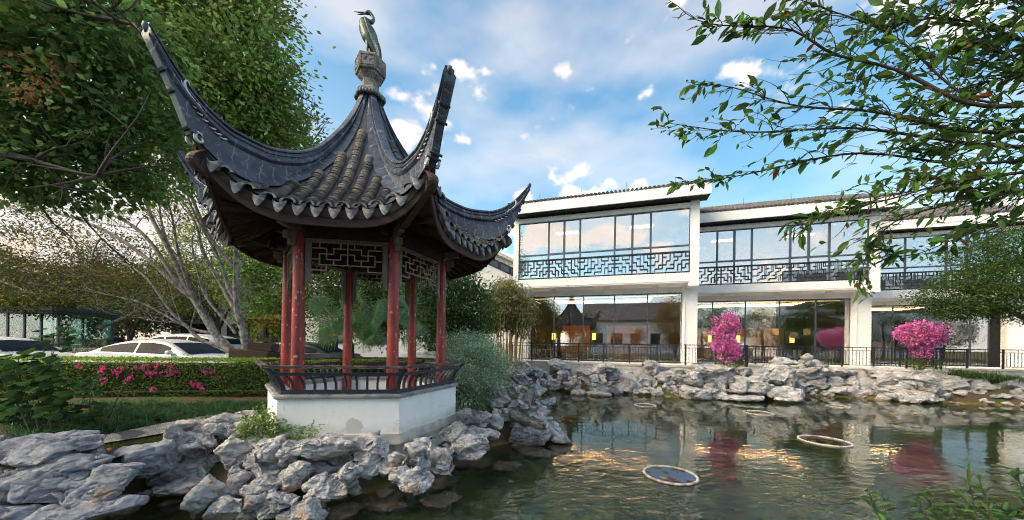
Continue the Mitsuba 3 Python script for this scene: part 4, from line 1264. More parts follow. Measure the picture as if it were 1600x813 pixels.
FAR = [(874, 576, 34, 24), (881, 589, 26, 19), (915, 590, 32, 23), (936, 603, 40, 26), (935, 617, 38, 9), (938, 578, 40, 19), (962, 586, 26, 22), (978, 595, 46, 32), (1006, 597, 29, 25), (1022, 576, 42, 24), (1042, 590, 36, 19),
       (1026, 613, 28, 16), (1049, 612, 22, 18), (1062, 590, 30, 24), (1088, 618, 40, 20), (1113, 588, 50, 32), (1080, 596, 34, 24), (1166, 604, 48, 25), (1161, 583, 28, 16), (1156, 622, 62, 8), (1187, 592, 34, 24), (1140, 590, 34, 26), (1112, 608, 34, 18),
       (1226, 614, 48, 17), (1223, 626, 32, 9), (1228, 566, 38, 14), (1203, 576, 38, 16), (1223, 588, 50, 30), (1259, 563, 18, 14), (1270, 571, 34, 14), (1270, 583, 48, 19), (1279, 599, 30, 19), (1307, 597, 25, 20), (1310, 611, 28, 11), (1314, 585, 42, 17), (1331, 602, 27, 22), (1332, 617, 26, 11),
       (1381, 588, 50, 25), (1350, 585, 30, 18), (1357, 596, 26, 16), (1429, 588, 44, 18), (1477, 591, 50, 11), (1471, 601, 52, 15), (1519, 601, 54, 24), (1558, 606, 24, 9), (1468, 620, 32, 13), (1530, 627, 36, 17), (1567, 621, 42, 15), (1560, 630, 26, 9), (1394, 612, 42, 13), (1340, 618, 32, 13), (1366, 604, 40, 17),
       (1414, 617, 28, 14), (1598, 592, 26, 14), (1590, 612, 34, 14), (1440, 606, 34, 16), (1500, 616, 38, 16), (897, 600, 28, 22), (905, 616, 24, 12), (866, 602, 24, 16), (1252, 606, 24, 18), (1295, 616, 20, 10), (1128, 620, 30, 12), (960, 612, 26, 16), (1000, 616, 30, 11), (1068, 612, 22, 16), (1200, 606, 26, 18), (1420, 598, 34, 16), (1545, 615, 28, 14),
       (1345, 604, 44, 22), (1375, 613, 42, 18), (1322, 612, 30, 14), (1405, 603, 38, 20), (1395, 596, 40, 18), (1350, 612, 34, 16), (1420, 625, 34, 12), (1385, 622, 38, 12), (1450, 625, 36, 12), (1400, 622, 30, 11), (1490, 609, 36, 16), (1515, 618, 36, 16), (1580, 602, 36, 18), (1600, 624, 34, 14), (1455, 612, 36, 16), (1443, 619, 34, 14), (1410, 588, 34, 18), (1500, 627, 34, 10)]
SHORE = [(850, 609), (919, 620), (986, 616), (1052, 622), (1091, 626), (1144, 626), (1223, 631), (1279, 620), (1322, 622), (1357, 622), (1431, 633), (1486, 629), (1541, 632), (1600, 637)]
ORD = 'first second third fourth fifth sixth seventh eighth ninth tenth eleventh twelfth thirteenth fourteenth fifteenth sixteenth seventeenth eighteenth nineteenth twentieth'.split()
ORD += ['twenty ' + o for o in ORD[:9]] + ['thirtieth'] + ['thirty ' + o for o in ORD[:9]]
rows = {0: [], 1: [], 2: []}
for x, y, w, h in FAR:
    q = np.interp(x, *np.array(SHORE).T)
    rows[0 if y > q - 14 else 1 if y > q - 31 else 2].append((x, y, w, h, q))
for rk, row in rows.items():
    for j, (x, y, w, h, q) in enumerate(sorted(row)):
        Yw = Wz(x, q, 0.0)[1]
        Y = Yw + 0.25 + 1.25 * np.clip((q - y) / 50.0, 0, 1.2)
        put_rock(x, y, Y, w * 1.12, h * 1.15, (j * 37 % 21) - 10, 0.8, seed=300 + 40 * rk + j, sub=4, group='rocks along the far bank', name='bank_rock',
                 label=f'pale rock on the far bank, {["waterside", "middle", "top"][rk]} row, {ORD[j]} from the left')
# smaller broken stones that fill the gaps along the waterside
m = MB()
g = np.random.default_rng(77)
base = [rock_mesh(500 + j, 2) for j in range(6)]
ring = np.array(POND.exterior.coords)
L = np.concatenate([[0], np.cumsum(np.linalg.norm(np.diff(ring, axis=0), axis=1))])
for _ in range(900):
    s = g.uniform(0, L[-1])
    p = np.array([np.interp(s, L, ring[:, 0]), np.interp(s, L, ring[:, 1])])
    if p[1] < 4.8 or p[1] < 2:
        continue
    i = np.searchsorted(L, s) - 1
    t = ring[min(i + 1, len(ring) - 1)] - ring[i]; t /= np.linalg.norm(t) + 1e-9
    n = np.array([t[1], -t[0]])
    if POND.contains(Point(*(p + n * 0.1))):
        n = -n
    o = g.uniform(-0.25, 1.1)
    p = p + n * o
    z = float(ground_height(np.array([p[0]]), np.array([p[1]]))[0])
    sz = g.uniform(0.16, 0.42)
    v, f = base[g.integers(6)]
    m.add((v * np.array([1.3, 1.1, 0.8]) * sz) @ rotz(g.uniform(0, 6.3)).T + [p[0], p[1], z + 0.08], f)
k = solo('rubble_stones', m.out(), 'm_rock', 'small broken stones between the rocks along the pond edge', 'stones', smooth=True, kind='stuff')
# ------------------------------------------------------------------ plants
scene['m_leaf'] = {'type': 'principledthin', 'base_color': {'type': 'mesh_attribute', 'name': 'vertex_color'}, 'roughness': 0.5, 'diff_trans': 0.9, 'spec_trans': 0.0}
scene['m_petal'] = {'type': 'principledthin', 'base_color': {'type': 'mesh_attribute', 'name': 'vertex_color'}, 'roughness': 0.7, 'diff_trans': 0.6, 'spec_trans': 0.0}
mat('m_bark_pale', base_color=proc(lambda p, n, uv: mix((0.34, 0.32, 0.30), (0.13, 0.12, 0.12), smoothstep(0.35, 0.68, fbm(p.x * 12, p.y * 12, p.z * 7, 4)))), roughness=0.85)
mat('m_bark_dark', base_color=proc(lambda p, n, uv: mix((0.10, 0.085, 0.07), (0.035, 0.03, 0.027), fbm(p.x * 12, p.y * 12, p.z * 5, 4))), roughness=0.9)
mat('m_cane', base_color=proc(lambda p, n, uv: mix((0.50, 0.30, 0.07), (0.36, 0.27, 0.08), fbm(p.x * 9, p.y * 9, p.z * 3, 3))), roughness=0.45)


def unit(v):
    return v / (np.linalg.norm(v, axis=-1, keepdims=True) + 1e-9)


def leaf_mesh(pos, dirs, size, wid, cols, g, fold=0.25, up=None):
    """One folded kite per leaf: base, two sides, tip."""
    n = len(pos)
    d = unit(dirs)
    r = g.normal(size=(n, 3)) if up is None else up + 0.5 * g.normal(size=(n, 3))
    s = unit(np.cross(d, r)); t = np.cross(s, d)
    size = np.broadcast_to(size, (n,))[:, None]
    b = pos
    mid = pos + d * size * 0.48 - t * size * fold * 0.35
    lft, rgt = mid + s * size * wid / 2 + t * size * fold * 0.3, mid - s * size * wid / 2 + t * size * fold * 0.3
    tip = pos + d * size
    v = np.stack([b, rgt, tip, lft], 1).reshape(-1, 3)
    i = np.arange(n)[:, None] * 4
    f = np.concatenate([i + [0, 1, 2], i + [0, 2, 3]])
    return v, f, np.repeat(np.clip(cols, 0, 1), 4, axis=0)


def leaf_cols(n, g, base, spread=0.25, hue=0.12, accent=None, frac=0.0):
    c = 1.45 * np.asarray(base, float) * np.exp(g.normal(0, spread, (n, 1))) * np.exp(g.normal(0, hue, (n, 3)))
    if accent is not None:
        k = g.random(n) < frac
        c[k] = np.asarray(accent) * np.exp(g.normal(0, 0.2, (k.sum(), 1)))
    return c


def clump_points(ells, n, g, shell=0.55):
    """Points spread through ellipsoids (x, y, z, rx, ry, rz), denser towards the surface."""
    e = np.array(ells, float)
    wt = (e[:, 3] * e[:, 4] * e[:, 5]) ** 0.75; wt /= wt.sum()
    k = g.choice(len(e), n, p=wt)
    d = unit(g.normal(size=(n, 3)))
    r = g.random(n) ** (1 / 3) * (1 - shell) + shell
    r = r * (0.8 + 0.45 * meshkit.fbm(d * 2.3 + k[:, None] * 7.1, 3))
    return e[k, :3] + d * r[:, None] * e[k, 3:], d


def crown(ells, nclump, per, leaf, g, base, wid=0.5, clump=0.45, flat=0.6, droop=0.25, spread=0.28, keep=None, **kw):
    c, d = clump_points(ells, nclump, g)
    if keep is not None:
        q = keep(c); c, d = c[q], d[q]
    tone = np.exp(g.normal(0, 0.22, (len(c), 1)))
    pos, dirs, col = [], [], []
    for i in range(len(c)):
        m = int(per * g.uniform(0.5, 1.5))
        o = g.normal(size=(m, 3)) * np.array([1, 1, flat]) * clump * g.uniform(0.6, 1.3)
        pos.append(c[i] + o)
        dirs.append(unit(o) * 0.7 + d[i] * 0.5 + g.normal(size=(m, 3)) * 0.5 + np.array([0, 0, -droop]))
        col.append(leaf_cols(m, g, np.asarray(base) * tone[i], spread, **kw))
    pos, dirs, col = map(np.vstack, (pos, dirs, col))
    return leaf_mesh(pos, dirs, leaf * g.uniform(0.65, 1.25, len(pos)), wid, col, g, up=np.array([0, 0, 0.9]))


def px_ell(x, y, Y, rx, ry, rz=None):
    c = W(x, y, Y); s = Y / FPX
    return (*c, rx * s, rz if rz else rx * s * 0.8, ry * s)


def plant(name, label, cat, group=None):
    return thing(name, label, cat, group)


def foliage(k, m, name='crown', bs='m_leaf', label=None, stuff=True):
    return part(k, name, (m[0], m[1]), bs, color=m[2], label=label, stuff=stuff)


def join(ms):
    v, f, c, n = [], [], [], 0
    for a, b, d in ms:
        v.append(a); f.append(b + n); c.append(d); n += len(a)
    return np.vstack(v), np.vstack(f), np.vstack(c)


def limb_path(pts, n, g, wob=0.03):
    p = smooth_path(pts, n)
    return p + np.cumsum(g.normal(size=p.shape) * wob, axis=0) * np.linspace(0, 1, n)[:, None] * 0.4


def branch(m, pts, r0, r1, g, n=14, wob=0.012, sides=8):
    p = limb_path(pts, n, g, wob)
    m.mesh(tube(p, np.linspace(r0, r1, n) * (1 + 0.06 * g.normal(size=n)), sides))
    return p


def twigs(m, path, count, length, rad, g, up=0.3, depth=1, tips=None):
    for _ in range(count):
        i = g.integers(len(path) // 3, len(path))
        b = path[i]
        t = unit(path[min(i + 1, len(path) - 1)] - path[max(i - 1, 0)] + 1e-6)
        d = unit(t + g.normal(size=3) * 0.8 + [0, 0, up])
        L = length * g.uniform(0.5, 1.3)
        p = [b, b + d * L * 0.5 + g.normal(size=3) * L * 0.06, b + unit(d + [0, 0, up * 0.6]) * L]
        q = branch(m, p, rad, rad * 0.3, g, 7, 0.01, 5)
        if tips is not None:
            tips.extend(q[3:])
        if depth > 1:
            twigs(m, q, 3, L * 0.55, rad * 0.5, g, up, depth - 1, tips)


# --- the big green tree that fills the upper left
g = np.random.default_rng(21)
k = plant('broadleaf_tree', 'large bright green broadleaf tree filling the upper left behind the pavilion roof', 'tree')
trunk_b = W(-150, 620, 10.5)
m = MB()
main = branch(m, [trunk_b, W(-120, 420, 10.3), W(-60, 260, 10.2), W(40, 140, 10.3)], 0.42, 0.24, g, 20, 0.02, 10)
part(k, 'trunk', m.out(), 'm_bark_dark', True)
for pts, r0 in (([main[-1], W(130, 112, 10.2), W(230, 100, 10.8), W(330, 120, 11.5), W(420, 150, 12)], 0.22), ([main[-2], W(120, 60, 10.8), W(240, 0, 11.5), W(340, -60, 12)], 0.2), ([main[12], W(80, 220, 9.4), W(180, 235, 9.6), W(300, 190, 10.6)], 0.15),
                ([main[14], W(100, 250, 11.5), W(200, 215, 12), W(290, 240, 12.5), W(360, 280, 13)], 0.14), ([main[13], W(20, 30, 7.6), W(120, 20, 7.0), W(210, 40, 6.8)], 0.15), ([main[10], W(-10, 240, 7.5), W(60, 250, 7.0), W(150, 270, 7.0)], 0.13)):
    m = MB()
    p = branch(m, pts, r0, 0.03, g, 18, 0.02)
    twigs(m, p, 12, 1.5, 0.035, g, 0.1, 2)
    part(k, 'limb', m.out(), 'm_bark_dark', True)
E1 = [px_ell(330, 70, 11.5, 105, 80), px_ell(385, 120, 12.5, 62, 90), px_ell(410, 205, 12.8, 58, 50), px_ell(260, 150, 11.5, 80, 70), px_ell(320, 220, 12.0, 80, 50), px_ell(405, 45, 12.5, 40, 60), px_ell(200, 20, 11, 80, 70), px_ell(435, 195, 13, 36, 38), px_ell(340, -40, 12, 90, 70), px_ell(250, 265, 11.5, 70, 32), px_ell(370, 160, 12, 70, 60)]
foliage(k, crown(E1, 950, 44, 0.19, g, (0.155, 0.225, 0.070), wid=0.55, clump=0.36, hue=0.10))
E2 = [px_ell(60, 40, 7.4, 110, 70), px_ell(170, 60, 7.6, 80, 60), px_ell(30, 180, 7.6, 80, 70), px_ell(150, 190, 8.0, 75, 60), px_ell(220, 235, 8.6, 60, 60), px_ell(90, 270, 8.2, 100, 36), px_ell(10, 260, 7.8, 60, 45), px_ell(-20, 100, 7.4, 70, 90), px_ell(120, 120, 8.4, 90, 60)]
foliage(k, crown(E2, 540, 36, 0.18, g, (0.105, 0.175, 0.060), wid=0.62, clump=0.27, hue=0.10), 'crown')
foliage(k, crown([px_ell(62, 130, 6.7, 16, 34), px_ell(8, 85, 6.8, 12, 14), px_ell(88, 100, 6.9, 14, 8)], 18, 14, 0.12, g, (0.19, 0.105, 0.055), wid=0.45, clump=0.10, droop=0.9), 'dead_leaf', label='hanging clump of dead brown leaves')
# a dark tree peeping out behind it
k = plant('dark_tree', 'dark tree top between the big green tree and the pavilion roof ridge', 'tree')
m = MB(); p = branch(m, [W(470, 560, 20), W(470, 330, 20), W(480, 200, 20)], 0.3, 0.06, g, 14, 0.02); twigs(m, p, 16, 2.2, 0.05, g, 0.3, 2)
part(k, 'trunk', m.out(), 'm_bark_dark', True)
foliage(k, crown([px_ell(478, 205, 20, 34, 34), px_ell(455, 240, 20, 30, 26), px_ell(500, 300, 21, 60, 60)], 160, 30, 0.2, g, (0.035, 0.05, 0.02), clump=0.45))

# --- the leaning tree with bare pale limbs
g = np.random.default_rng(33)
YT = 13.2
k = plant('pale_limbed_tree', 'leaning multi stemmed tree with bare pale grey limbs left of the pavilion', 'tree')
LIMBS = [([(388, 606), (386, 560), (379, 515), (371, 487), (368, 428), (368, 385), (362, 352)], 0.165, 0.05), ([(368, 430), (378, 412), (389, 394), (398, 384)], 0.06, 0.02), ([(366, 418), (340, 388), (322, 360), (299, 307), (270, 250), (250, 205)], 0.085, 0.03),
         ([(384, 606), (367, 556), (350, 536), (334, 518), (306, 473), (289, 445), (265, 392), (241, 349), (227, 310), (222, 270)], 0.175, 0.04), ([(295, 456), (262, 418), (220, 363), (160, 330), (90, 298)], 0.10, 0.02), ([(300, 466), (258, 430), (220, 397), (150, 354), (70, 330), (-10, 310)], 0.09, 0.02),
         ([(366, 560), (340, 540), (313, 531), (290, 508), (272, 493), (241, 449), (215, 424), (160, 398)], 0.085, 0.02), ([(330, 520), (300, 514), (270, 500), (234, 480), (190, 466)], 0.06, 0.02), ([(368, 522), (351, 500), (323, 466), (310, 431), (301, 394), (300, 370)], 0.06, 0.02),
         ([(372, 492), (361, 473), (334, 425), (316, 390), (309, 360), (290, 320), (262, 290)], 0.085, 0.025), ([(370, 470), (358, 452), (347, 418), (323, 370), (300, 330), (286, 280)], 0.085, 0.025), ([(376, 505), (384, 490), (396, 470)], 0.04, 0.015),
         ([(282, 430), (262, 380), (250, 330), (256, 290)], 0.06, 0.02), ([(300, 460), (286, 420), (276, 380), (268, 330), (240, 280)], 0.07, 0.02)]
tips = []
for j, (pts, r0, r1) in enumerate(LIMBS):
    m = MB()
    off = g.uniform(-0.8, 0.8) if j not in (0, 3) else 0
    q = [W(x, y, YT + off * i / len(pts)) for i, (x, y) in enumerate(pts)]
    p = branch(m, q, r0, r1, g, 24, 0.008, 9)
    twigs(m, p, 7 if len(pts) > 4 else 3, 1.3, 0.022, g, 0.25, 2, tips)
    part(k, 'trunk' if j in (0, 3) else 'limb', m.out(), 'm_bark_pale', True)
ES = [px_ell(x, y, YT + 1.6 + 1.2 * math.sin(x), rx * 1.1, ry * 1.25) for x, y, rx, ry in ((40, 395, 90, 14), (130, 375, 80, 13), (210, 400, 70, 12), (90, 430, 100, 13), (180, 440, 80, 12), (250, 450, 60, 12), (30, 345, 60, 14), (120, 335, 50, 9), (265, 330, 40, 10), (300, 355, 36, 8), (240, 480, 50, 9), (320, 440, 40, 9), (30, 465, 60, 12), (230, 300, 30, 9), (280, 270, 26, 8))]
foliage(k, crown(ES, 480, 36, 0.125, g, (0.085, 0.080, 0.034), wid=0.42, clump=0.42, flat=0.32, droop=0.05, accent=(0.34, 0.17, 0.03), frac=0.03), 'crown')

# --- smaller pale tree near the glass booth
g = np.random.default_rng(34)
YS = 17.0
k = plant('pale_limbed_tree', 'small crooked pale trunked tree behind the white sedan, beside the glass booth', 'tree')
for j, pts in enumerate(([(103, 590), (102, 540), (98, 510), (95, 491), (97, 469), (95, 446), (97, 430)], [(98, 500), (84, 482), (66, 457), (44, 433), (30, 410)], [(101, 505), (112, 478), (124, 460), (142, 440), (146, 418)], [(104, 512), (120, 493), (142, 484), (153, 473)], [(132, 588), (135, 540), (144, 504), (153, 488), (173, 475)], [(146, 514), (177, 504), (221, 481)], [(70, 465), (40, 455), (0, 440)], [(60, 450), (50, 440), (36, 420)])):
    m = MB()
    p = branch(m, [W(x, y, YS) for x, y in pts], 0.20 if j == 0 else 0.11, 0.03, g, 16, 0.012)
    twigs(m, p, 6, 1.1, 0.025, g, 0.3, 2)
    part(k, 'trunk' if j == 0 else 'limb', m.out(), 'm_bark_pale', True)
foliage(k, crown([px_ell(60, 430, YS, 90, 22), px_ell(150, 450, YS, 60, 18), px_ell(20, 470, YS, 50, 16), px_ell(110, 410, YS, 90, 16)], 240, 40, 0.10, g, (0.05, 0.058, 0.022), clump=0.5, flat=0.3))

# --- background trees
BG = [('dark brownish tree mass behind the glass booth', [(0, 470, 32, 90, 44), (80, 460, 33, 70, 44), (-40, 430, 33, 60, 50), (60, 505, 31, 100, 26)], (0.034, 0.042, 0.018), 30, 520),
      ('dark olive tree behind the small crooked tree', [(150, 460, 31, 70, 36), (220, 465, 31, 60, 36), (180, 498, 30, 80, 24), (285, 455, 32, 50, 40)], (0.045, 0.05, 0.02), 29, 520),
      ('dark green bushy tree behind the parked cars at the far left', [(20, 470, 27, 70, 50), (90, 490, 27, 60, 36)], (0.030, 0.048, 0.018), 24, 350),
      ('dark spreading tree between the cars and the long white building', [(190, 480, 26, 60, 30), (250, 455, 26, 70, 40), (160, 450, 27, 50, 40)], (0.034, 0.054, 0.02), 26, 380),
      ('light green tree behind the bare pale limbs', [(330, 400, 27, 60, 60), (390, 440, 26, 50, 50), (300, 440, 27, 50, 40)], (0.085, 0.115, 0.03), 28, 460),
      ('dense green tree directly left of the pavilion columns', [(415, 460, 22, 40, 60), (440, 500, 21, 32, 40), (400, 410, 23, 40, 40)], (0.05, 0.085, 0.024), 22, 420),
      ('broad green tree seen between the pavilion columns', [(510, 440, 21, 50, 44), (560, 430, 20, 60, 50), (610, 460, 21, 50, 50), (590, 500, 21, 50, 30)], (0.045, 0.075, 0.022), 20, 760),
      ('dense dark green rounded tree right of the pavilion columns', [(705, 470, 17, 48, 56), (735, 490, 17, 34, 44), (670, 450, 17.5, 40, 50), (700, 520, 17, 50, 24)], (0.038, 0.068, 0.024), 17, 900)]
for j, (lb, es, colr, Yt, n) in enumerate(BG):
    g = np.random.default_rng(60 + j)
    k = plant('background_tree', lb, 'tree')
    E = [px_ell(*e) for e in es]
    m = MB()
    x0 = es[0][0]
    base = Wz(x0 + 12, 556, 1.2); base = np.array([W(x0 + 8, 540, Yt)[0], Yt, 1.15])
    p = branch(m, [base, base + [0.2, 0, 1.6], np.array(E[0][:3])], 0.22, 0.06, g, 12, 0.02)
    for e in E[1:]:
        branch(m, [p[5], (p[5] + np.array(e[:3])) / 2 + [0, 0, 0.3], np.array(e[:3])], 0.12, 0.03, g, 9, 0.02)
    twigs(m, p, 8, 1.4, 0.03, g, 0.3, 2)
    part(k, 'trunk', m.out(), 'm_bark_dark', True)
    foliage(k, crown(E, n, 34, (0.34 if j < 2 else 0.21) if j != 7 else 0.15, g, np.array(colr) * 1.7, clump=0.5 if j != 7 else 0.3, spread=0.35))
# trees mirrored in the restaurant glass
for j, (t, d, h, r, colr) in enumerate(((-13, -7, 11.5, 3.4, (0.06, 0.10, 0.03)), (7.4, -7, 10.5, 2.4, (0.15, 0.10, 0.03)), (13, -8, 11, 2.8, (0.05, 0.085, 0.03)), (17.5, -9, 11, 3.0, (0.045, 0.08, 0.03)), (22.5, -8, 9.5, 3.0, (0.05, 0.095, 0.03)), (28.5, -9, 7, 2.6, (0.05, 0.09, 0.03)), (38, -8, 11, 3.0, (0.04, 0.07, 0.025)), (45, -9, 12, 3.4, (0.035, 0.06, 0.02)), (52, -8, 11, 3.2, (0.035, 0.06, 0.02)), (-6.5, -12, 9, 2.4, (0.06, 0.10, 0.03)))):
    g = np.random.default_rng(160 + j)
    k = plant('mirrored_tree', f'leafy tree behind the photographer, {ORD[j]} of those mirrored in the restaurant glass', 'tree')
    c = fac(t, d, h * 0.62)
    m = MB(); branch(m, [fac(t, d, 0.9), fac(t + 0.3, d, 3), c], 0.24, 0.08, g, 10, 0.02)
    part(k, 'trunk', m.out(), 'm_bark_dark', True)
    foliage(k, crown([(*c, r, r, h * 0.34), (*(c + [1.2, 0.5, -1.0]), r * 0.7, r * 0.7, h * 0.2), (*(c + [-1.4, 0.3, 0.8]), r * 0.6, r * 0.6, h * 0.2)], 420, 26, 0.22, g, colr, clump=0.5))

# --- tree at the right
g = np.random.default_rng(44)
k = plant('layered_tree', 'dark green tree with layered foliage hiding the right wing', 'tree')
YR = 17.0
m = MB(); p = branch(m, [np.array([29.6, YR + 1, 1.2]), W(1640, 525, YR), W(1590, 492, YR), W(1545, 470, YR), W(1490, 450, YR)], 0.2, 0.05, g, 16, 0.02); twigs(m, p, 10, 1.5, 0.03, g, 0.4, 2)
part(k, 'trunk', m.out(), 'm_bark_dark', True)
ER = [px_ell(x, y, YR + dy, rx, ry) for x, y, dy, rx, ry in ((1575, 395, .5, 60, 26), (1535, 410, 0, 44, 22), (1600, 430, 0, 60, 30), (1540, 440, -.5, 60, 18), (1500, 460, -.6, 56, 16), (1560, 470, -.3, 60, 20), (1600, 380, 1, 40, 22), (1480, 478, -.6, 40, 12), (1520, 486, -.4, 50, 10), (1610, 480, 0, 50, 22))]
foliage(k, crown(ER, 900, 40, 0.115, g, (0.042, 0.075, 0.022), clump=0.33, flat=0.35, droop=0.15, spread=0.35))

# --- hedge with azaleas
g = np.random.default_rng(50)
HA, HB, HC = np.array([-13.5, 8.35]), np.array([-6.6, 9.5]), np.array([-2.2, 10.6])


def hedge_at(s):
    p = np.where((s < 0.6)[:, None], HA + (HB - HA) * (s / 0.6)[:, None], HB + (HC - HB) * ((s - 0.6) / 0.4)[:, None])
    d = np.where((s < 0.6)[:, None], unit(HB - HA), unit(HC - HB))
    return p, np.stack([-d[:, 1], d[:, 0]], 1)


def hedge_leaves(n, size, base, lo, hi, **kw):
    s = g.random(n)
    p, nn = hedge_at(s)
    z = g.uniform(1.22, 2.18, n)
    dep = g.random(n)
    topf = g.random(n) < 0.42
    z = np.where(topf, 2.13 + 0.07 * meshkit.fbm(np.stack([s * 40, dep * 3, z * 0], -1), 3) + g.normal(0, 0.012, n), z)
    dd = np.where(topf, dep * 1.1, g.normal(0.0, 0.03, n) + 0.10 * (2.15 - z) ** 2 + 0.10 * (meshkit.fbm(np.stack([s * 30, z * 4, z * 0], -1), 3) - 0.5))
    pos = np.stack([p[:, 0] + nn[:, 0] * dd, p[:, 1] + nn[:, 1] * dd, z], 1)
    out = np.where(topf[:, None], np.array([0, 0, 1.0]), np.c_[-nn, 0.35 * np.ones(n)])
    return pos, out


pos, out = hedge_leaves(30000, 0.05, None, 0, 0)
k = plant('azalea_hedge', 'clipped green hedge with pink azalea flowers behind the grass', 'hedge')
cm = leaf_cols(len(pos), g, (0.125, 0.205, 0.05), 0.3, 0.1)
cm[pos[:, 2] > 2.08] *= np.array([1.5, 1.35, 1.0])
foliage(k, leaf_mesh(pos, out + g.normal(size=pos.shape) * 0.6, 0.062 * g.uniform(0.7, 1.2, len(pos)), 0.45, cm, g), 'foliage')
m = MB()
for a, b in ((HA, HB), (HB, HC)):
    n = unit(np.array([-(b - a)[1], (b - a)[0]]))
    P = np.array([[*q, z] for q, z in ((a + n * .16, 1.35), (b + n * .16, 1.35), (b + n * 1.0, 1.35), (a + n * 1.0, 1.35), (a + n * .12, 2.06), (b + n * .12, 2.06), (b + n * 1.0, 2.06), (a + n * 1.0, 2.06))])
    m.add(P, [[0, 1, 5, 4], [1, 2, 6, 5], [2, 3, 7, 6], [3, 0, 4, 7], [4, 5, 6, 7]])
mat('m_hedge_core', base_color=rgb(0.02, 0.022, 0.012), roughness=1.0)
part(k, 'dark_core', m.out(), 'm_hedge_core')  # solid near-black block filling the hedge behind its leaves
# blossoms, in clusters where the photograph shows them
pet, pd_, pc = [], [], []
for x, y in ((124, 573), (158, 578), (162, 575), (178, 581), (190, 577), (194, 576), (212, 575), (222, 578), (228, 573), (244, 572), (240, 583), (248, 583), (262, 583), (266, 572), (272, 582), (276, 581), (205, 588), (200, 592), (163, 594), (240, 608), (318, 577), (324, 582), (332, 583), (341, 591), (310, 601), (316, 606), (300, 600), (247, 571), (186, 584), (231, 584)):
    s = (W(x, y, 8.9)[0] - HA[0]) / (HC[0] - HA[0])
    Yq = 8.35 + (x - 0) / 430 * 1.25
    c = W(x, y, Yq - 0.06)
    for _ in range(g.integers(8, 16)):
        o = g.normal(size=3) * np.array([0.05, 0.02, 0.04])
        for a in np.linspace(0, 2 * np.pi, 6)[:-1] + g.uniform(0, 1):
            pet.append(c + o); pd_.append([math.cos(a), -0.6, math.sin(a)]); pc.append(np.array([0.78, 0.13, 0.40]) * g.uniform(0.75, 1.2))
foliage(k, leaf_mesh(np.array(pet), np.array(pd_), 0.042, 0.7, np.array(pc), g), 'blossom', 'm_petal')

# --- pebble path and the strip of grass
top = [(95, 694), (160, 685), (245, 667), (310, 655), (372, 646)]
low = [(95, 708), (150, 699), (245, 683), (310, 668), (372, 656)]
P = np.array([[Wg(*a) + [0, 0, 0.05] for a in np.c_[np.interp(np.linspace(0, 1, 21), np.linspace(0, 1, 5), [q[0] for q in e]), np.interp(np.linspace(0, 1, 21), np.linspace(0, 1, 5), [q[1] for q in e])]] for e in (top, low)])
v, f = grid(P)
setting('path', (v, f[:, ::-1]), 'm_pebbles', 'pebble path with pale stones left of the pavilion')
g = np.random.default_rng(51)


def blades(pos, L, g, base, bend=0.9, w=0.006, seg=4):
    n = len(pos)
    a = g.uniform(0, 2 * np.pi, n)
    h = np.stack([np.cos(a), np.sin(a), 0 * a], 1)
    L = L * g.uniform(0.6, 1.2, n)
    ts = np.linspace(0, 1, seg)
    bb = bend * g.uniform(0.5, 1.3, n)
    C = np.stack([pos + h * (L * bb * t ** 2 * 0.8)[:, None] + np.array([0, 0, 1.0]) * (L * (t - 0.55 * bb * t ** 2))[:, None] for t in ts], 1)
    s = np.stack([-h[:, 1], h[:, 0], 0 * a], 1)
    wd = w * (1 - ts ** 2 * 0.9)
    V = np.stack([C + s[:, None] * wd[None, :, None], C - s[:, None] * wd[None, :, None]], 2)
    v = V.reshape(-1, 3)
    i = np.arange(n)[:, None] * (2 * seg)
    fs = []
    for q in range(seg - 1):
        fs += [i + [2 * q, 2 * q + 1, 2 * q + 3], i + [2 * q, 2 * q + 3, 2 * q + 2]]
    return v, np.concatenate(fs), np.repeat(leaf_cols(n, g, base, 0.3, 0.1), 2 * seg, axis=0)


pts = []
for _ in range(230):
    x = g.uniform(20, 430)
    y = g.uniform(631, np.interp(x, [20, 95, 245, 372, 430], [690, 690, 666, 650, 643]))
    c = Wg(x, y)
    pts.append(c + np.c_[g.normal(size=(34, 2)) * 0.06, np.zeros(34)])
k = solo('grass_edging', *(lambda m: (m[0:2], 'm_leaf'))(gm := blades(np.vstack(pts), 0.27, g, (0.055, 0.12, 0.055), 1.1)), 'dark green tufted grass strip between hedge and pebble path', 'grass', kind='stuff', color=gm[2])
lx = g.uniform(95, 260, 1100)
pts = [Wg(x, np.interp(x, [95, 150, 245, 310], [708, 699, 683, 668]) + 2 + 9 * (q % 5) / 5) for q, x in enumerate(np.linspace(95, 260, 45))]
pts = [pts[q] + np.array([o[0], o[1], 0.01]) for q, o in zip(g.integers(0, 45, 1100), g.normal(size=(1100, 2)) * 0.06)]
solo('lawn_edge', *(lambda m: (m[0:2], 'm_leaf'))(gm := blades(np.array(pts), 0.07, g, (0.075, 0.09, 0.03), 0.8, 0.004, 3)), 'short grass along the lower edge of the pebble path', 'grass', kind='stuff', color=gm[2])

# --- shrub with big round leaves at the left
g = np.random.default_rng(52)


def round_leaf(c, n, r, g, col):
    a = np.linspace(0, 2 * np.pi, 10)[:-1]
    n = unit(np.asarray(n, float)); s = unit(np.cross(n, g.normal(size=3))); t = np.cross(n, s)
    rr = r * (1 + 0.10 * np.cos(a) - 0.25 * np.exp(-((a - np.pi) / 0.4) ** 2))
    v = np.vstack([c[None], c + rr[:, None] * (np.cos(a)[:, None] * s + np.sin(a)[:, None] * t) - n * 0.18 * r * (np.abs(np.sin(a)) + 0.3)[:, None]])
    f = np.array([[0, i + 1, (i + 1) % 9 + 1] for i in range(9)])
    return v, f, np.broadcast_to(col, (len(v), 3))


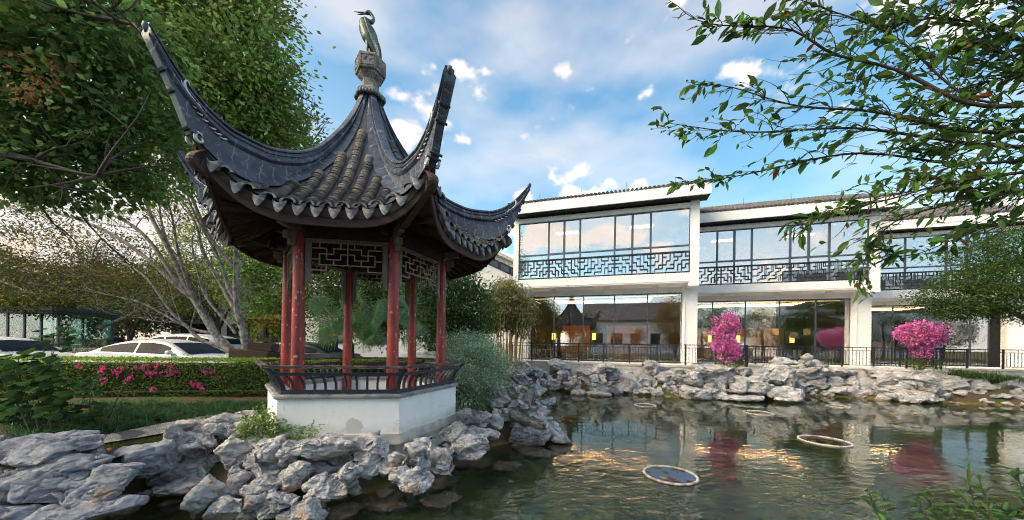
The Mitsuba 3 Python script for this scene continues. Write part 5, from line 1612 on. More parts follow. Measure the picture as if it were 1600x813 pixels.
def big_leaf_shrub(label, stems, spots, r0, base):
    k = plant('round_leaved_shrub', label, 'shrub')
    for s in stems:
        m = MB(); branch(m, s, 0.014, 0.006, g, 10, 0.006, 6)
        part(k, 'stem', m.out(), 'm_bark_dark', True)
    for x, y, Y in spots:
        c = W(x, y, Y)
        m = round_leaf(c, [g.normal() * 0.35, -0.45 + g.normal() * 0.25, 1.0], r0 * g.uniform(0.6, 1.15), g, np.clip(np.asarray(base) * np.exp(g.normal(0, 0.22)) * np.exp(g.normal(0, 0.1, 3)), 0, 1))
        part(k, 'leaf', (m[0], m[1]), 'm_leaf', color=m[2])


spots = []
while len(spots) < 190:
    x, y = g.uniform(-20, 118), g.uniform(548, 662)
    if ((x - 42) / 68) ** 2 + ((y - 606) / 58) ** 2 < 1.1:
        spots.append((x, y, g.uniform(5.9, 6.7)))
stems = [[Wg(60, 686), W(50, 650, 6.2), W(35, 600, 6.3), W(30, 560, 6.3)], [Wg(66, 686), W(58, 640, 6.1), W(70, 590, 6.2), W(85, 545, 6.3)], [Wg(52, 688), W(40, 660, 6.0), W(20, 620, 6.1), W(0, 590, 6.2)], [Wg(70, 685), W(72, 670, 6.0), W(95, 640, 6.0)]]
big_leaf_shrub('shrub with big round green leaves at the left edge before the hedge', stems, spots, 0.095, (0.042, 0.088, 0.034))
spots = [(g.uniform(92, 160), g.uniform(630, 650), g.uniform(6.2, 6.7)) for _ in range(26)] + [(g.uniform(118, 160), g.uniform(585, 620), g.uniform(7.0, 7.6)) for _ in range(30)] + [(g.uniform(55, 115), g.uniform(512, 548), g.uniform(6.3, 6.7)) for _ in range(26)]
big_leaf_shrub('sparse round leaved sapling in front of the hedge, right of the large leafed shrub', [[Wg(150, 662), W(140, 640, 6.6), W(146, 600, 7.2)], [Wg(168, 655), W(185, 620, 7.2), W(198, 590, 7.6)], [Wg(80, 684), W(78, 600, 6.4), W(82, 525, 6.5)]], spots, 0.075, (0.045, 0.095, 0.04))

# --- creeper at the base wall
g = np.random.default_rng(53)
k = plant('creeper', 'light green leafy creeper on the rocks against the left corner of the white base', 'plant')
m = MB()
for _ in range(12):
    a = W(g.uniform(392, 424), g.uniform(670, 690), 6.15)
    b = W(g.uniform(388, 440), g.uniform(640, 672), 6.1)
    branch(m, [a, (a + b) / 2 + g.normal(size=3) * 0.04, b], 0.006, 0.003, g, 8, 0.004, 5)
for _ in range(6):
    a = W(420, 680, 6.05); b = W(g.uniform(450, 505), g.uniform(662, 676), 5.95)
    branch(m, [a, (a + b) / 2 + [0, 0, 0.03], b], 0.006, 0.003, g, 8, 0.004, 5)
part(k, 'stem', m.out(), 'm_bark_dark', True)
foliage(k, join([crown([px_ell(408, 668, 6.1, 24, 20, 0.15)], 44, 16, 0.075, g, (0.135, 0.20, 0.06), clump=0.07, wid=0.5), crown([px_ell(450, 674, 5.98, 34, 7, 0.08)], 30, 12, 0.065, g, (0.13, 0.20, 0.06), clump=0.05, wid=0.5), crown([px_ell(416, 645, 6.2, 10, 10, 0.1), px_ell(490, 668, 5.95, 14, 5, 0.06)], 14, 8, 0.06, g, (0.14, 0.22, 0.07), clump=0.05, wid=0.5)]), 'foliage')

# --- silvery bush right of the base
g = np.random.default_rng(54)
k = plant('silvery_bush', 'grey green fine leaved bush right of the pavilion base', 'shrub')
EB = [px_ell(740, 575, 10.6, 46, 34), px_ell(715, 610, 9.6, 34, 40), px_ell(755, 605, 9.9, 30, 30), px_ell(770, 570, 11.5, 30, 20), px_ell(730, 545, 11.5, 44, 20), px_ell(712, 640, 9.0, 16, 14)]
m = MB()
for e in EB:
    for _ in range(5):
        b = np.array([e[0] + g.normal() * 0.2, e[1], 0.95]); branch(m, [b, b + [g.normal() * .2, g.normal() * .2, .4], np.array(e[:3]) + g.normal(size=3) * 0.3], 0.012, 0.004, g, 7, 0.01, 5)
part(k, 'stem', m.out(), 'm_bark_dark', True)
foliage(k, crown(EB, 760, 40, 0.088, g, (0.25, 0.325, 0.215), wid=0.38, clump=0.17, spread=0.3))

# --- fan palms behind the pavilion
g = np.random.default_rng(55)


def fan_leaf(c, d, R, g, base):
    d = unit(np.asarray(d, float)); s = unit(np.cross(d, unit(np.array([0.15 * g.normal(), -1.0, 0.6])))); n = np.cross(s, d)
    V, F, C = [], [], []
    for j, a in enumerate(np.linspace(-1.9, 1.9, 23)):
        L = R * (1 - 0.10 * abs(a)) * g.uniform(0.9, 1.05)
        e = math.cos(a) * d + math.sin(a) * s
        w = np.cross(n, e) * R * 0.036
        p1 = c + e * L * 0.55 + n * 0.04 * R
        p2 = c + e * L - n * L * 0.22 + np.array([0, 0, -0.12 * L])
        i = len(V)
        V += [c, p1 + w, p1 - w, p2]
        F += [[i, i + 1, i + 2], [i + 1, i + 3, i + 2]]
        C += [np.asarray(base) * g.uniform(0.75, 1.3)] * 4
    return np.array(V), np.array(F), np.array(C)


def palm(label, x, Y, top, fr, R, base=(0.16, 0.27, 0.12)):
    k = plant('fan_palm', label, 'palm')
    c = W(x, top, Y)
    b = np.array([c[0], c[1], 1.1])
    part(k, 'trunk', MB().tube(smooth_path([b, (b + c) / 2 + [0.05, 0, 0], c], 12), np.linspace(0.13, 0.10, 12) * (1 + 0.15 * np.sin(np.arange(12) * 2.1)), 10).out(), 'm_bark_dark', True)
    for px, py in fr:
        e = W(px, py, Y + g.uniform(-0.7, 0.7))
        v = e - c
        st = MB().tube(smooth_path([c, c + v * 0.5 + [0, 0, 0.12], e], 8), 0.012, 5)
        fk = part(k, 'frond_stalk', st.out(), 'm_cane', True)
        q = fan_leaf(e, unit(v) + [0, -0.3, -0.12], R * g.uniform(0.8, 1.1), g, base)
        part(fk, 'frond', (q[0], q[1]), 'm_leaf', color=q[2])


palm('fan palm with drooping green fronds, framed by the pavilion columns', 548, 13.0, 535, [(520, 500), (545, 488), (565, 505), (530, 520), (575, 525), (505, 480), (560, 470), (585, 490), (515, 525), (540, 515), (555, 520)], 0.95)
palm('fan palm behind the front red column, right of the drooping one', 612, 14.0, 525, [(600, 500), (625, 505), (640, 520), (595, 525), (612, 485), (635, 480)], 0.9, (0.13, 0.26, 0.17))

# --- bamboo by the restaurant
g = np.random.default_rng(56)
k = plant('bamboo', 'clump of bamboo with yellow canes at the left corner of the restaurant', 'bamboo')
for j in range(30):
    x = g.uniform(772, 816); Y = g.uniform(20.5, 22.5)
    b = np.array([W(x, 560, Y)[0], Y, 1.25])
    h = W(x + (x - 793) * 0.4, g.uniform(440, 490), Y)
    part(k, 'cane', MB().tube(smooth_path([b, (b + h) / 2 + [0, 0, 0.3], h + [0.15, 0, 0]], 10), np.linspace(0.04, 0.018, 10), 6).out(), 'm_cane', True)
foliage(k, crown([px_ell(787, 475, 21.5, 28, 30), px_ell(806, 485, 21.3, 22, 26), px_ell(775, 500, 21.3, 16, 18), px_ell(790, 455, 21.8, 18, 16), px_ell(815, 500, 21, 12, 20)], 520, 36, 0.24, g, (0.19, 0.195, 0.095), wid=0.26, clump=0.26, droop=0.9), 'foliage')
m = MB()
for j in range(12):
    p, q = fac(-8.8 + 0.15 * j, D_F1 + 0.4 + 0.02 * j, 1.3), fac(-8.8 + 0.15 * j, D_F1 + 0.4 + 0.02 * j, 2.75 + 0.1 * g.random())
    part(k, 'cane', MB().tube([p, q], 0.03, 6).out(), 'm_cane', True)

# --- bougainvilleas on the terrace
g = np.random.default_rng(57)
for lb, es, low, t in (('tall pink bougainvillea trained as a column in front of the middle wing', [(1133, 506, 19.3, 18, 14), (1131, 522, 19.3, 15, 12), (1131, 538, 19.3, 17, 10), (1136, 553, 19.3, 14, 10)], (1141, 566, 19.3, 18, 7), 1133),
                       ('pink bougainvillea with a round mushroom shaped head before the right wing', [(1437, 522, 19.6, 28, 16), (1452, 528, 19.6, 20, 12), (1424, 526, 19.6, 12, 10), (1440, 548, 19.6, 13, 12)], (1442, 568, 19.6, 22, 7), 1440)):
    k = plant('bougainvillea', lb, 'shrub')
    E = [px_ell(*e) for e in es]
    b = np.array([E[0][0], E[0][1], 1.5])
    m = MB()
    for _ in range(4):
        branch(m, [b + g.normal(size=3) * 0.08, (b + np.array(E[1][:3])) / 2, np.array(E[0][:3]) + g.normal(size=3) * 0.2], 0.03, 0.01, g, 9, 0.01, 6)
    part(k, 'stem', m.out(), 'm_bark_dark', True)
    for _ in range(16):                                       # sprays that break the outline
        e = E[g.integers(len(E))]; a = unit(g.normal(size=3) + [0, 0, 0.3])
        q = np.array(e[:3]) + a * np.array(e[3:]) * g.uniform(0.95, 1.3)
        branch(m, [np.array(e[:3]), (np.array(e[:3]) + q) / 2, q], 0.012, 0.004, g, 7, 0.01, 5)
        E.append((*q, 0.15, 0.15, 0.15))
    scene[k + '__stem'] = mikit.ply(m.out(), 'm_bark_dark', True)
    foliage(k, crown(E, 190, 34, 0.105, g, (0.58, 0.155, 0.40), wid=0.8, clump=0.10, flat=0.9, droop=0.1, spread=0.30, hue=0.12, accent=(0.10, 0.14, 0.03), frac=0.15), 'blossom', 'm_petal')
    foliage(k, crown([px_ell(*low)], 60, 24, 0.08, g, (0.085, 0.12, 0.04), clump=0.12), 'foliage')

# --- reeds and grass on the far bank
g = np.random.default_rng(58)
q = Wz(1431, 628, 0.0)
k = plant('reed_tuft', 'yellow green reed tuft growing at the water on the far bank', 'plant')
gm = blades(q + np.c_[g.normal(size=(260, 2)) * [0.30, 0.15], np.zeros(260)], 1.15, g, (0.19, 0.20, 0.06), 0.7, 0.011, 6)
foliage(k, gm, 'blade')
pts = [W(g.uniform(1475, 1592), 0, 18.6)[:1] for _ in range(0)]
c0, c1 = W(1482, 586, 19.2), W(1600, 600, 18.4)
pp = c0 + (c1 - c0) * g.random((1500, 1)) + g.normal(size=(1500, 3)) * np.array([0.25, 0.5, 0.06])
gm = blades(pp, 0.55, g, (0.055, 0.10, 0.03), 0.9, 0.012, 4)
solo('bank_grass', gm[:2], 'm_leaf', 'green grass on the bank below the right end of the fence', 'grass', kind='stuff', color=gm[2])

# --- foreground branch hanging in from the right
g = np.random.default_rng(59)
k = plant('overhanging_branch', 'leafy tree branch hanging in from the upper right in the foreground', 'branch')
YB = 2.3
MAINS = [([(1720, 160), (1600, 165), (1500, 158), (1400, 110), (1300, 85), (1240, 50), (1150, 42), (1070, 22)], 0.016), ([(1720, 190), (1600, 205), (1480, 200), (1370, 175), (1250, 165), (1160, 140), (1100, 132)], 0.014), ([(1720, 215), (1600, 230), (1450, 215), (1330, 200), (1200, 205), (1110, 200), (1045, 190)], 0.014),
         ([(1720, 240), (1600, 250), (1480, 255), (1360, 240), (1250, 255), (1160, 275), (1080, 285)], 0.012), ([(1700, 280), (1580, 300), (1480, 320), (1400, 345), (1360, 385), (1345, 440)], 0.010), ([(1680, 255), (1560, 275), (1470, 290), (1400, 310), (1320, 330), (1260, 350)], 0.010),
         ([(1720, 120), (1640, 80), (1560, 50), (1480, 30), (1400, 40), (1330, 60)], 0.012), ([(1700, 60), (1620, 20), (1540, -10), (1460, 10), (1400, -20)], 0.010), ([(1720, 150), (1620, 120), (1530, 100), (1450, 90), (1360, 120), (1300, 125)], 0.010), ([(1640, 330), (1560, 350), (1490, 375), (1420, 400), (1380, 380)], 0.006), ([(1700, 20), (1600, -20), (1500, -30)], 0.01), ([(1560, 160), (1480, 130), (1400, 60), (1300, 20), (1220, -10)], 0.008),
         ([(1720, 180), (1640, 130), (1580, 120), (1520, 140), (1460, 170)], 0.008), ([(1720, 230), (1640, 240), (1570, 215), (1500, 230), (1430, 240)], 0.008), ([(1720, 200), (1650, 190), (1560, 190), (1480, 185), (1420, 150)], 0.008), ([(1720, 260), (1640, 290), (1570, 300), (1500, 290), (1440, 275)], 0.008), ([(1720, 90), (1650, 110), (1580, 90), (1500, 70)], 0.008)]
nodes, ndir, wtd = [], [], []
for j, (pts, r0) in enumerate(MAINS):
    m = MB()
    Y0 = YB + 0.12 * (j % 5) - 0.2
    p = branch(m, [W(x, y, Y0 - 0.25 * np.clip((x - 1350) / 350, -1, 1) * (0.4 + 0.2 * (j % 3))) for x, y in pts], r0, 0.0022, g, 30, 0.003, 6)
    for i in range(3, 30):
        if g.random() < 0.88:
            t = unit(p[min(i + 1, 29)] - p[i - 1])
            for _ in range(g.integers(1, 5)):
                d = unit(t + g.normal(size=3) * np.array([0.5, 0.5, 0.55]))
                L = g.uniform(0.10, 0.34) * (1.0 if i < 24 else 0.5)
                q = branch(m, [p[i], p[i] + d * L * 0.5, p[i] + unit(d + t * 0.5 + [0, 0, -0.05]) * L], 0.0028, 0.001, g, 8, 0.002, 4)
                for e in range(2, 8):
                    nodes.append(q[e]); ndir.append(unit(q[e] - q[e - 1])); wtd.append(e / 7)
            nodes.append(p[i]); ndir.append(t); wtd.append(0.6)
    part(k, 'limb', m.out(), 'm_bark_dark', True)
nodes, ndir = np.array(nodes), np.array(ndir)
rep = g.random(len(nodes)) < 0.60
nodes, ndir = nodes[rep], ndir[rep]


def pretty_leaves(pos, dirs, size, wid, cols, g, upv):
    """Pointed oval leaves: eight triangles each, folded along the midrib and curved."""
    n = len(pos)
    d = unit(dirs); s = unit(np.cross(d, upv + 0.45 * g.normal(size=(n, 3)))); t = np.cross(s, d)
    V = []
    for a, w in ((0.0, 0.0), (0.3, 0.42), (0.62, 0.46), (1.0, 0.0)):
        c = pos + d * (size * a)[:, None] - t * (size * 0.18 * a * a)[:, None]
        if w == 0:
            V.append(c)
        else:
            o = s * (size * wid * w)[:, None]
            V += [c - t * (size * 0.05)[:, None], c + o + t * (size * 0.04)[:, None], c - o + t * (size * 0.04)[:, None]]
    v = np.stack(V, 1).reshape(-1, 3)
    i = np.arange(n)[:, None] * 8
    F = [[0, 2, 1], [0, 1, 3], [1, 2, 5], [1, 5, 4], [3, 1, 4], [3, 4, 6], [4, 5, 7], [6, 4, 7]]
    return v, np.concatenate([i + q for q in F]), np.repeat(np.clip(cols, 0, 1), 8, axis=0)


sz = 0.056 * np.exp(g.normal(0, 0.35, len(nodes)))
foliage(k, pretty_leaves(nodes, ndir + g.normal(size=nodes.shape) * 0.75 + [0, 0, -0.25], sz, 0.44, leaf_cols(len(nodes), g, (0.075, 0.140, 0.042), 0.35, 0.12, accent=(0.30, 0.10, 0.03), frac=0.02), g, np.array([0, 0, 1.0])), 'leaf')

# --- foreground shoots at the lower right
g = np.random.default_rng(61)
for j, (lb, shoots) in enumerate((('green leafy shoots at the bottom right in front of the water', [((1470, 840), (1450, 765)), ((1500, 850), (1478, 790)), ((1540, 850), (1512, 735)), ((1560, 850), (1530, 750)), ((1590, 850), (1500, 775)), ((1480, 850), (1430, 780)), ((1600, 840), (1560, 790)), ((1620, 800), (1585, 735)), ((1640, 790), (1600, 760)), ((1540, 850), (1545, 800))]),
                                  ('thin upright shoot standing alone left of the bottom right shoots', [((1386, 840), (1358, 772)), ((1392, 840), (1380, 778))]))):
    k = plant('leafy_shoots', lb, 'plant')
    m = MB(); nd, dd = [], []
    for a, b in shoots:
        Y = g.uniform(2.3, 2.9)
        A, B = W(*a, Y), W(*b, Y)
        A = A + (A - B) * 1.6
        p = branch(m, [A, (A + B) / 2 + g.normal(size=3) * 0.02, B], 0.006, 0.003, g, 24, 0.002, 6)
        for i in range(8, 24):
            t = unit(p[i] - p[i - 1])
            for _ in range(3 if i > 19 else 2):
                nd.append(p[i]); dd.append(unit(t * g.uniform(0.3, 0.8) + g.normal(size=3) * 0.6))
    part(k, 'stem', m.out(), 'm_bark_dark', True)
    nd, dd = np.array(nd), np.array(dd)
    foliage(k, pretty_leaves(nd, dd, 0.075 * np.exp(g.normal(0, 0.25, len(nd))), 0.30, leaf_cols(len(nd), g, (0.065, 0.125, 0.045), 0.25, 0.1), g, np.array([0, -0.4, 1.0])), 'leaf')
# ------------------------------------------------------------------ parked cars
mat('m_car_white', base_color=rgb(0.72, 0.73, 0.74), roughness=0.25, specular=0.5, clearcoat=0.8, clearcoat_gloss=0.95)
mat('m_car_dark', base_color=rgb(0.05, 0.055, 0.062), roughness=0.25, specular=0.5, clearcoat=0.8, clearcoat_gloss=0.95)
mat('m_car_glass', base_color=rgb(0.016, 0.024, 0.036), roughness=0.3, specular=0.04)
mat('m_tail_light', base_color=rgb(0.55, 0.02, 0.015), roughness=0.2)
mat('m_headlight', base_color=rgb(0.75, 0.76, 0.78), roughness=0.1, specular=0.8)
mat('m_tyre', base_color=rgb(0.025, 0.025, 0.025), roughness=0.9)
mat('m_rim', base_color=rgb(0.5, 0.5, 0.52), roughness=0.3, metallic=0.8)
mat('m_orange_strip', base_color=rgb(0.55, 0.24, 0.05), roughness=0.4)

CARS = {'sedan': dict(L=4.8, w=0.91, zl=0.28, belt=[(0, 0.86), (0.12, 0.99), (0.9, 1.04), (2.4, 0.98), (3.5, 0.96), (4.4, 0.80), (4.72, 0.66), (4.8, 0.55)], roof=[(0.62, 1.03), (1.2, 1.30), (1.75, 1.42), (2.3, 1.455), (2.8, 1.40), (3.3, 1.19), (3.72, 0.95)], win=[(0.98, 2.02), (2.10, 3.14)]),
        'suv': dict(L=4.85, w=0.94, zl=0.32, belt=[(0, 0.80), (0.08, 1.08), (0.8, 1.12), (2.5, 1.08), (3.5, 1.06), (4.4, 0.96), (4.75, 0.78), (4.85, 0.6)], roof=[(0.05, 1.10), (0.28, 1.52), (0.8, 1.66), (1.8, 1.71), (2.6, 1.66), (3.1, 1.45), (3.62, 1.08)], win=[(0.42, 1.28), (1.36, 2.22), (2.30, 3.02)])}


def car(kind, label, x, y, z, flip, paint, extra=None, yaw=0.0):
    k = thing('parked_car', label, 'car', 'cars in the car park')
    d = CARS[kind]
    A = rotz(yaw + (math.pi if flip else 0.0))
    off = np.array([x, y, z])

    def go(v):
        return np.asarray(v, float) @ A.T + off
    xs = np.linspace(0.0, d['L'], 61)
    zb = interp(xs, d['belt'])
    r0, r1 = d['roof'][0][0], d['roof'][-1][0]
    zr = np.where((xs > r0) & (xs < r1), np.maximum(interp(np.clip(xs, r0, r1), d['roof']), zb + 0.004), zb + 0.004)
    nose = np.clip(np.minimum(xs / 0.35, (d['L'] - xs) / 0.5), 0, 1)
    w = d['w'] * (0.80 + 0.20 * np.sqrt(nose))
    rise_ = np.clip((zr - zb) / 0.42, 0, 1)
    wr = w * (0.97 - 0.23 * rise_)

    def sec(i):
        q = [(0, d['zl']), (w[i] * 0.9, d['zl']), (w[i], d['zl'] + 0.16), (w[i] * 1.005, (zb[i] + d['zl']) / 2 + 0.1), (w[i] * 0.975, zb[i] - 0.02), (w[i] * 0.955, zb[i] + 0.002), (wr[i] * 1.0 - 0.012, zr[i] - 0.045 * rise_[i]), (wr[i] * 0.88, zr[i] + 0.004), (wr[i] * 0.45, zr[i] + 0.028), (0, zr[i] + 0.036)]
        return [(xs[i], -a, b) for a, b in q] + [(xs[i], a, b) for a, b in q[::-1][1:-1]]
    P = np.array([sec(i) for i in range(61)])
    v, f = grid(P, False, True)
    n = P.shape[1]
    caps = [[0, j + 1, j] for j in range(1, n - 1)] + [[60 * n, 60 * n + j, 60 * n + j + 1] for j in range(1, n - 1)]
    part(k, 'body', (go(v), np.vstack([f, caps])), paint, 35)

    def on_side(xx, t, sd, o=0.012):
        b, r, ww, rr, ri = (np.interp(xx, xs, q) for q in (zb, zr, w, wr, rise_))
        a0, z0, a1, z1 = ww * 0.955, b + 0.002, rr - 0.012, r - 0.045 * ri
        return [xx, sd * (a0 + (a1 - a0) * t + o), z0 + (z1 - z0) * t]
    for sd in (-1, 1):
        for x0, x1 in d['win']:
            t = np.linspace(x0, x1, 9)
            lo = [on_side(a, 0.10, sd) for a in t]
            hi = [on_side(a, 0.90, sd) for a in t]
            g_, f_ = grid(go(np.array([lo, hi])).reshape(2, 9, 3))
            part(k, 'side_window', (g_, f_ if sd < 0 else f_[:, ::-1]), 'm_car_glass')
        if extra == 'strip':
            part(k, 'side_strip', MB().bar(go(np.array([0.4, sd * (d['w'] * 0.975 + 0.012), 1.10])), go(np.array([3.3, sd * (d['w'] * 0.97 + 0.012), 1.085])), 0.012, 0.045).out(), 'm_orange_strip')  # orange bar along the flank at the foot of the side windows
    for nm, xa, xb in (('windscreen', r1 - 0.06, r1 - 0.72), ('rear_window', r0 + 0.08, r0 + (0.26 if kind == 'suv' else 0.85))):
        q = []
        for xx in np.linspace(xa, xb, 5):
            rr, r = np.interp(xx, xs, wr), np.interp(xx, xs, zr)
            q.append([(xx + (0.02 if nm == 'windscreen' else -0.02), yy * rr * 0.84, r + 0.042 - 0.02 * abs(yy)) for yy in (-1, -0.5, 0, 0.5, 1)])
        part(k, nm, grid(go(np.array(q)).reshape(5, 5, 3)), 'm_car_glass')
    for sd in (-1, 1):
        e = np.array([0.05, sd * d['w'] * 0.74, 0.84 if kind == 'sedan' else 0.98])
        part(k, 'tail_light', MB().box(e - [0.06, 0.13, 0.07], e + [0.10, 0.13, 0.07], go).out(), 'm_tail_light')
        e = np.array([d['L'] - 0.16, sd * d['w'] * 0.72, 0.68 if kind == 'sedan' else 0.84])
        part(k, 'headlight', moved(MB().mesh(rounded(e - [0.12, 0.15, 0.07], e + [0.10, 0.15, 0.07], 0.05)).out(), A, off), 'm_headlight', True)
        for wx in (0.95, d['L'] - 0.95):
            c = np.array([wx, sd * (d['w'] - 0.10), 0.33])
            t = MB().tube(go(np.array([c + [0, -0.1, 0], c + [0, -0.095, 0], c + [0, 0.112, 0], c + [0, 0.118, 0]])), [0.30, 0.33, 0.33, 0.30], 20)
            wk = part(k, 'wheel', t.out(), 'm_tyre', 40)
            part(wk, 'rim', MB().tube(go(np.array([c + [0, sd * 0.10, 0], c + [0, sd * 0.125, 0]])), 0.20, 12).out(), 'm_rim')
        part(k, 'mirror', moved(rounded(np.array([r1 - 0.55, sd * d['w'] * 1.03 - 0.08, 0.99]), np.array([r1 - 0.40, sd * d['w'] * 1.03 + 0.08, 1.12]), 0.04), A, off), paint, True)
    return k


GZ = 1.262
car('sedan', 'white sedan parked right behind the azalea hedge', W(112, 540, 10.9)[0], 11.7, GZ, False, 'm_car_white')
car('suv', 'white sport utility car with orange strip behind the white sedan', W(337, 540, 14.0)[0], 14.9, GZ, True, 'm_car_white', 'strip')
car('suv', 'black car at the far left behind the small crooked tree', W(152, 540, 18.5)[0], 19.3, GZ, True, 'm_car_dark')
car('sedan', 'dark car with bright headlight behind the leaning trunks and left columns', W(334, 540, 12.6)[0] + 4.8, 13.4, GZ, True, 'm_car_dark')
car('sedan', 'white car cut off by the left edge behind the round leaved shrub', W(46, 540, 10.9)[0] - 4.8, 11.8, GZ, False, 'm_car_white')
car('suv', 'white sport utility car with red tail light beside the bamboo', W(766, 540, 16.6)[0], 17.4, 1.24, True, 'm_car_white')

# ------------------------------------------------------------------ glass booth, pergola, timber, garden lamp
scene['m_teal_glass'] = {'type': 'thindielectric', 'int_ior': 2.0, 'specular_transmittance': rgb(0.30, 0.62, 0.60)}
k = thing('glass_booth', 'greenish glass booth with a dark flat roof behind the car park at the left', 'booth')
bx0, bx1, by0, by1 = W(-40, 500, 15.5)[0], W(91, 500, 15.5)[0], 15.5, 17.6
mat('m_booth_roof', base_color=rgb(0.05, 0.07, 0.10), roughness=0.5)
part(k, 'roof', MB().box((bx0 - .3, by0 - .4, 3.95), (bx1 + .25, by1 + .3, 4.10)).box((bx0 - .2, by0 - .3, 3.83), (bx1 + .15, by1 + .2, 3.947)).out(), 'm_booth_roof')
n = 5
for j in range(n + 1):
    x = bx0 + (bx1 - bx0) * j / n
    for yy in (by0, by1):
        part(k, 'post', MB().box((x - .035, yy - .035, GZ), (x + .035, yy + .035, 3.827)).out(), 'm_window_frame')
    if j < n:
        x2 = bx0 + (bx1 - bx0) * (j + 1) / n
        for yy in (by0, by1):
            part(k, 'pane', (np.array([[x + .04, yy, GZ + .05], [x2 - .04, yy + .003, GZ + .05], [x2 - .04, yy + .002, 3.80], [x + .04, yy - .002, 3.80]]), np.array([[0, 1, 2, 3]])), 'm_teal_glass')
part(k, 'pane', (np.array([[bx1, by0 + .05, GZ + .05], [bx1, by1 - .05, GZ + .05], [bx1, by1 - .05, 3.8], [bx1, by0 + .05, 3.8]]), np.array([[0, 1, 2, 3]])), 'm_teal_glass')
part(k, 'bench', MB().box((bx0 + .3, by1 - .7, GZ + .42), (bx1 - .3, by1 - .3, GZ + .48)).box((bx0 + .4, by1 - .6, GZ), (bx0 + .5, by1 - .4, GZ + .418)).box((bx1 - .5, by1 - .6, GZ), (bx1 - .4, by1 - .4, GZ + .418)).out(), 'm_grey_wood')
g = np.random.default_rng(81)
k = plant('vine_cover', 'yellow green vine spilling over the booth roof at the left', 'plant')
foliage(k, crown([px_ell(30, 470, 15.4, 60, 9), px_ell(70, 480, 15.3, 26, 14), px_ell(-20, 468, 15.4, 40, 9)], 130, 34, 0.12, g, (0.06, 0.085, 0.022), clump=0.22, droop=0.5), 'foliage')
k = thing('pergola', 'low pergola with yellow green vines right of the leaning trunks', 'pergola')
px0, px1, py = W(384, 500, 17.5)[0], W(446, 500, 17.5)[0], 17.5
for x in (px0 + .1, (px0 + px1) / 2, px1 - .1):
    for yy in (py, py + 1.4):
        part(k, 'post', MB().box((x - .06, yy - .06, GZ), (x + .06, yy + .06, 3.62)).out(), 'm_dark_wood')
for yy in (py, py + 1.4):
    part(k, 'beam', MB().box((px0 - .2, yy - .05, 3.625), (px1 + .2, yy + .05, 3.76)).out(), 'm_dark_wood')
for x in np.linspace(px0, px1, 7):
    part(k, 'slat', MB().box((x - .03, py - .3, 3.763), (x + .03, py + 1.7, 3.84)).out(), 'm_dark_wood')
foliage(k, crown([px_ell(412, 503, 17.6, 32, 6), px_ell(432, 506, 17.6, 20, 7), px_ell(398, 520, 17.4, 5, 12)], 80, 30, 0.11, g, (0.16, 0.16, 0.04), clump=0.2, accent=(0.45, 0.28, 0.05), frac=0.12), 'vine')
mat('m_old_timber', base_color=proc(lambda p, n, uv: mix((0.13, 0.085, 0.05), (0.055, 0.04, 0.028), fbm(p.x * 3, p.y * 14, p.z * 14, 4))), roughness=0.85)
k = thing('timber_planter', 'weathered brown timber planter boxes behind the hedge beside the left red columns', 'planter')
Yp = 11.4


def slab(a, b, th, dep):
    return MB().bar(a, b, dep, th).out()


part(k, 'board', slab(W(372, 552, Yp), W(428, 557, Yp + .2), 0.30, 1.0), 'm_old_timber')
part(k, 'board', slab(W(378, 562, Yp), W(432, 565, Yp + .2), 0.10, 0.9), 'm_old_timber')
part(k, 'box', slab(W(394, 541, Yp + .1), W(430, 543, Yp + .3), 0.26, 0.7), 'm_old_timber')
part(k, 'box', slab(W(408, 531, Yp + .2), W(429, 531, Yp + .3), 0.14, 0.5), 'm_old_timber')
for x in (378, 400, 424):
    q = W(x, 566, Yp)
    part(k, 'leg', MB().box((q[0] - .06, q[1] - .2, 1.2), (q[0] + .06, q[1] + .3, q[2])).out(), 'm_old_timber')
k = thing('garden_lamp', 'dark grey boxy garden lamp post seen through the left railing', 'lamp')
q = W(496, 600, 11.0)
part(k, 'post', MB().box((q[0] - .16, q[1] - .10, 1.15), (q[0] + .16, q[1] + .10, 1.95)).out(), 'm_window_frame')
part(k, 'cap', MB().box((q[0] - .20, q[1] - .14, 1.953), (q[0] + .20, q[1] + .14, 2.06)).out(), 'm_grey_wood')
part(k, 'window', MB().box((q[0] - .09, q[1] - .112, 1.45), (q[0] + .09, q[1] - .102, 1.66)).out(), 'm_dark_pane')

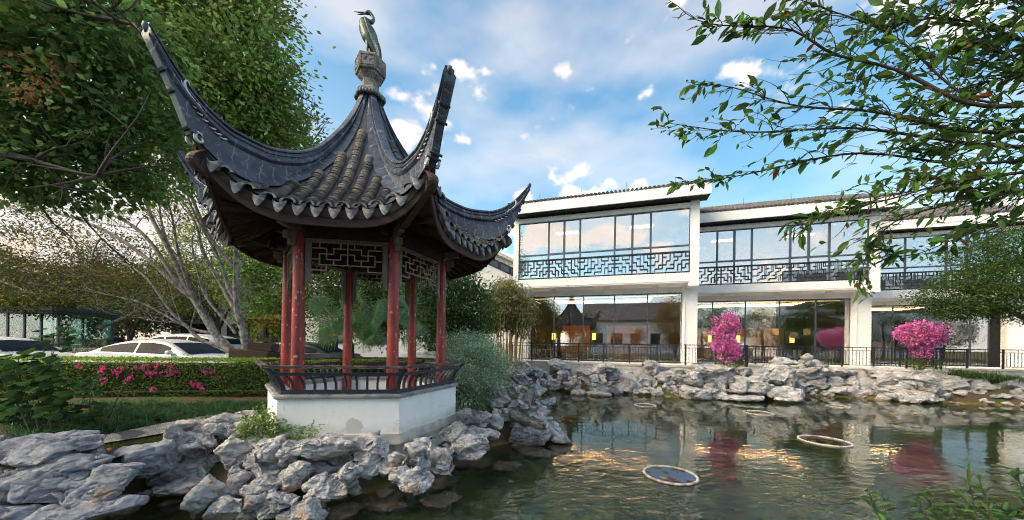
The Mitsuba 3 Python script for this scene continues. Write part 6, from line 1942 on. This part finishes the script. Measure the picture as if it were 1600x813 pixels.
# ------------------------------------------------------------------ floating lily rings, carp, fallen leaves
mat('m_ring_white', base_color=proc(lambda p, n, uv: mix((0.50, 0.47, 0.44), (0.26, 0.22, 0.19), smoothstep(0.45, 0.7, fbm(p.x * 9, p.y * 9, 0.0, 3)))), roughness=0.6)
mat('m_ring_net', base_color=rgb(0.05, 0.09, 0.16), roughness=0.6)
g = np.random.default_rng(91)
for (x, y, R, lb) in ((1047, 743, 0.52, 'large white floating ring with blue net and lily leaves, nearest in the pond'), (1288, 690, 0.60, 'white floating ring with brown lily leaves in the middle of the pond'), (1185, 646, 0.52, 'white floating ring near the far bank, right of the pond centre'),
                      (1008, 634, 0.46, 'small floating ring close to the far bank below the left wing'), (1310, 636, 0.40, 'small floating ring close to the far bank, right of the others'), (1415, 664, 0.55, 'raft of brown lily leaves at the right side of the pond')):
    k = thing('lily_ring', lb, 'float', 'floating lily rings')
    c = Wz(x, y, 0.0)
    raft = x == 1415
    if not raft:
        a = np.linspace(0, 2 * np.pi, 41)[:-1]
        P = np.array([[[c[0] + (R + 0.03 * math.cos(b)) * math.cos(t), c[1] + (R + 0.03 * math.cos(b)) * math.sin(t), 0.015 + 0.026 * math.sin(b)] for b in np.linspace(0, 2 * np.pi, 9)[:-1]] for t in a])
        part(k, 'rim', grid(P, True, True), 'm_ring_white', True)
        v = np.vstack([[c + [0, 0, 0.004]], [[c[0] + (R - 0.03) * math.cos(t), c[1] + (R - 0.03) * math.sin(t), 0.006] for t in a]])
        if x == 1047:
            part(k, 'net', (v, np.array([[0, 1 + i, 1 + (i + 1) % 40] for i in range(40)])), 'm_ring_net')
    for _ in range(16):
        t, rr = g.uniform(0, 6.28), R * math.sqrt(g.uniform(0.02, 0.75))
        lv = round_leaf(np.array([c[0] + rr * math.cos(t), c[1] + rr * math.sin(t), 0.016 + 0.006 * g.random()]), [g.normal() * .05, g.normal() * .05, 1], g.uniform(0.05, 0.09), g, np.clip(np.array([[0.20, 0.10, 0.06], [0.32, 0.25, 0.14], [0.10, 0.11, 0.05]][g.integers(3)]) * g.uniform(.7, 1.3), 0, 1))
        part(k, 'lily_leaf', (lv[0], lv[1]), 'm_leaf', color=lv[2])
mat('m_carp', base_color=rgb(0.75, 0.13, 0.02), roughness=0.35)
for j, (x, y, ry, lb) in enumerate(((913, 722, 0.6, 'orange carp near the surface left of the large floating ring'), (1145, 744, 0.2, 'orange carp near the surface right of the large floating ring'), (1556, 775, -0.2, 'orange carp near the surface at the lower right corner')  )):
    k = thing('carp', lb, 'fish', 'orange carp in the pond')
    c = Wz(x, y, 0.0) + [0, 0, -0.045]
    A = rotz(ry)
    L = 0.21
    t = np.linspace(0, 1, 12)
    path = np.stack([(t - 0.5) * L, 0.02 * np.sin(t * 5) * L, 0 * t], 1)
    part(k, 'body', moved(tube(path, L * 0.13 * np.sin(np.clip(t * 0.93 + 0.05, 0, 1) * np.pi) ** 0.7 + 0.004, 10), A, c), 'm_carp', True)
    v = np.array([[-0.5, 0, 0], [-0.68, 0.10, 0], [-0.62, 0, 0], [-0.68, -0.10, 0]]) * L
    part(k, 'tail_fin', moved((np.vstack([v, v + [0, 0, 0.006]]), np.array([[0, 1, 2], [0, 2, 3], [4, 6, 5], [4, 7, 6]])), A, c), 'm_carp')
g = np.random.default_rng(92)
for j, (x, y, z, lb) in enumerate(((138, 651, 1.3, 'orange fallen leaf on the grass left of the path'), (174, 701, 1.2, 'orange fallen leaf below the pebble path'), (104, 652, 1.45, 'pale pink fallen petal on the grass at the left'))):
    c = Wg(x, y + 4) + [0, -0.05, 0.22 if j != 1 else 0.05]
    lv = round_leaf(c, [0.2, -0.5, 1], 0.045, g, (0.62, 0.26, 0.06) if j < 2 else (0.6, 0.3, 0.5))
    solo('fallen_leaf', (lv[0], lv[1]), 'm_leaf', lb, 'leaf', color=lv[2])
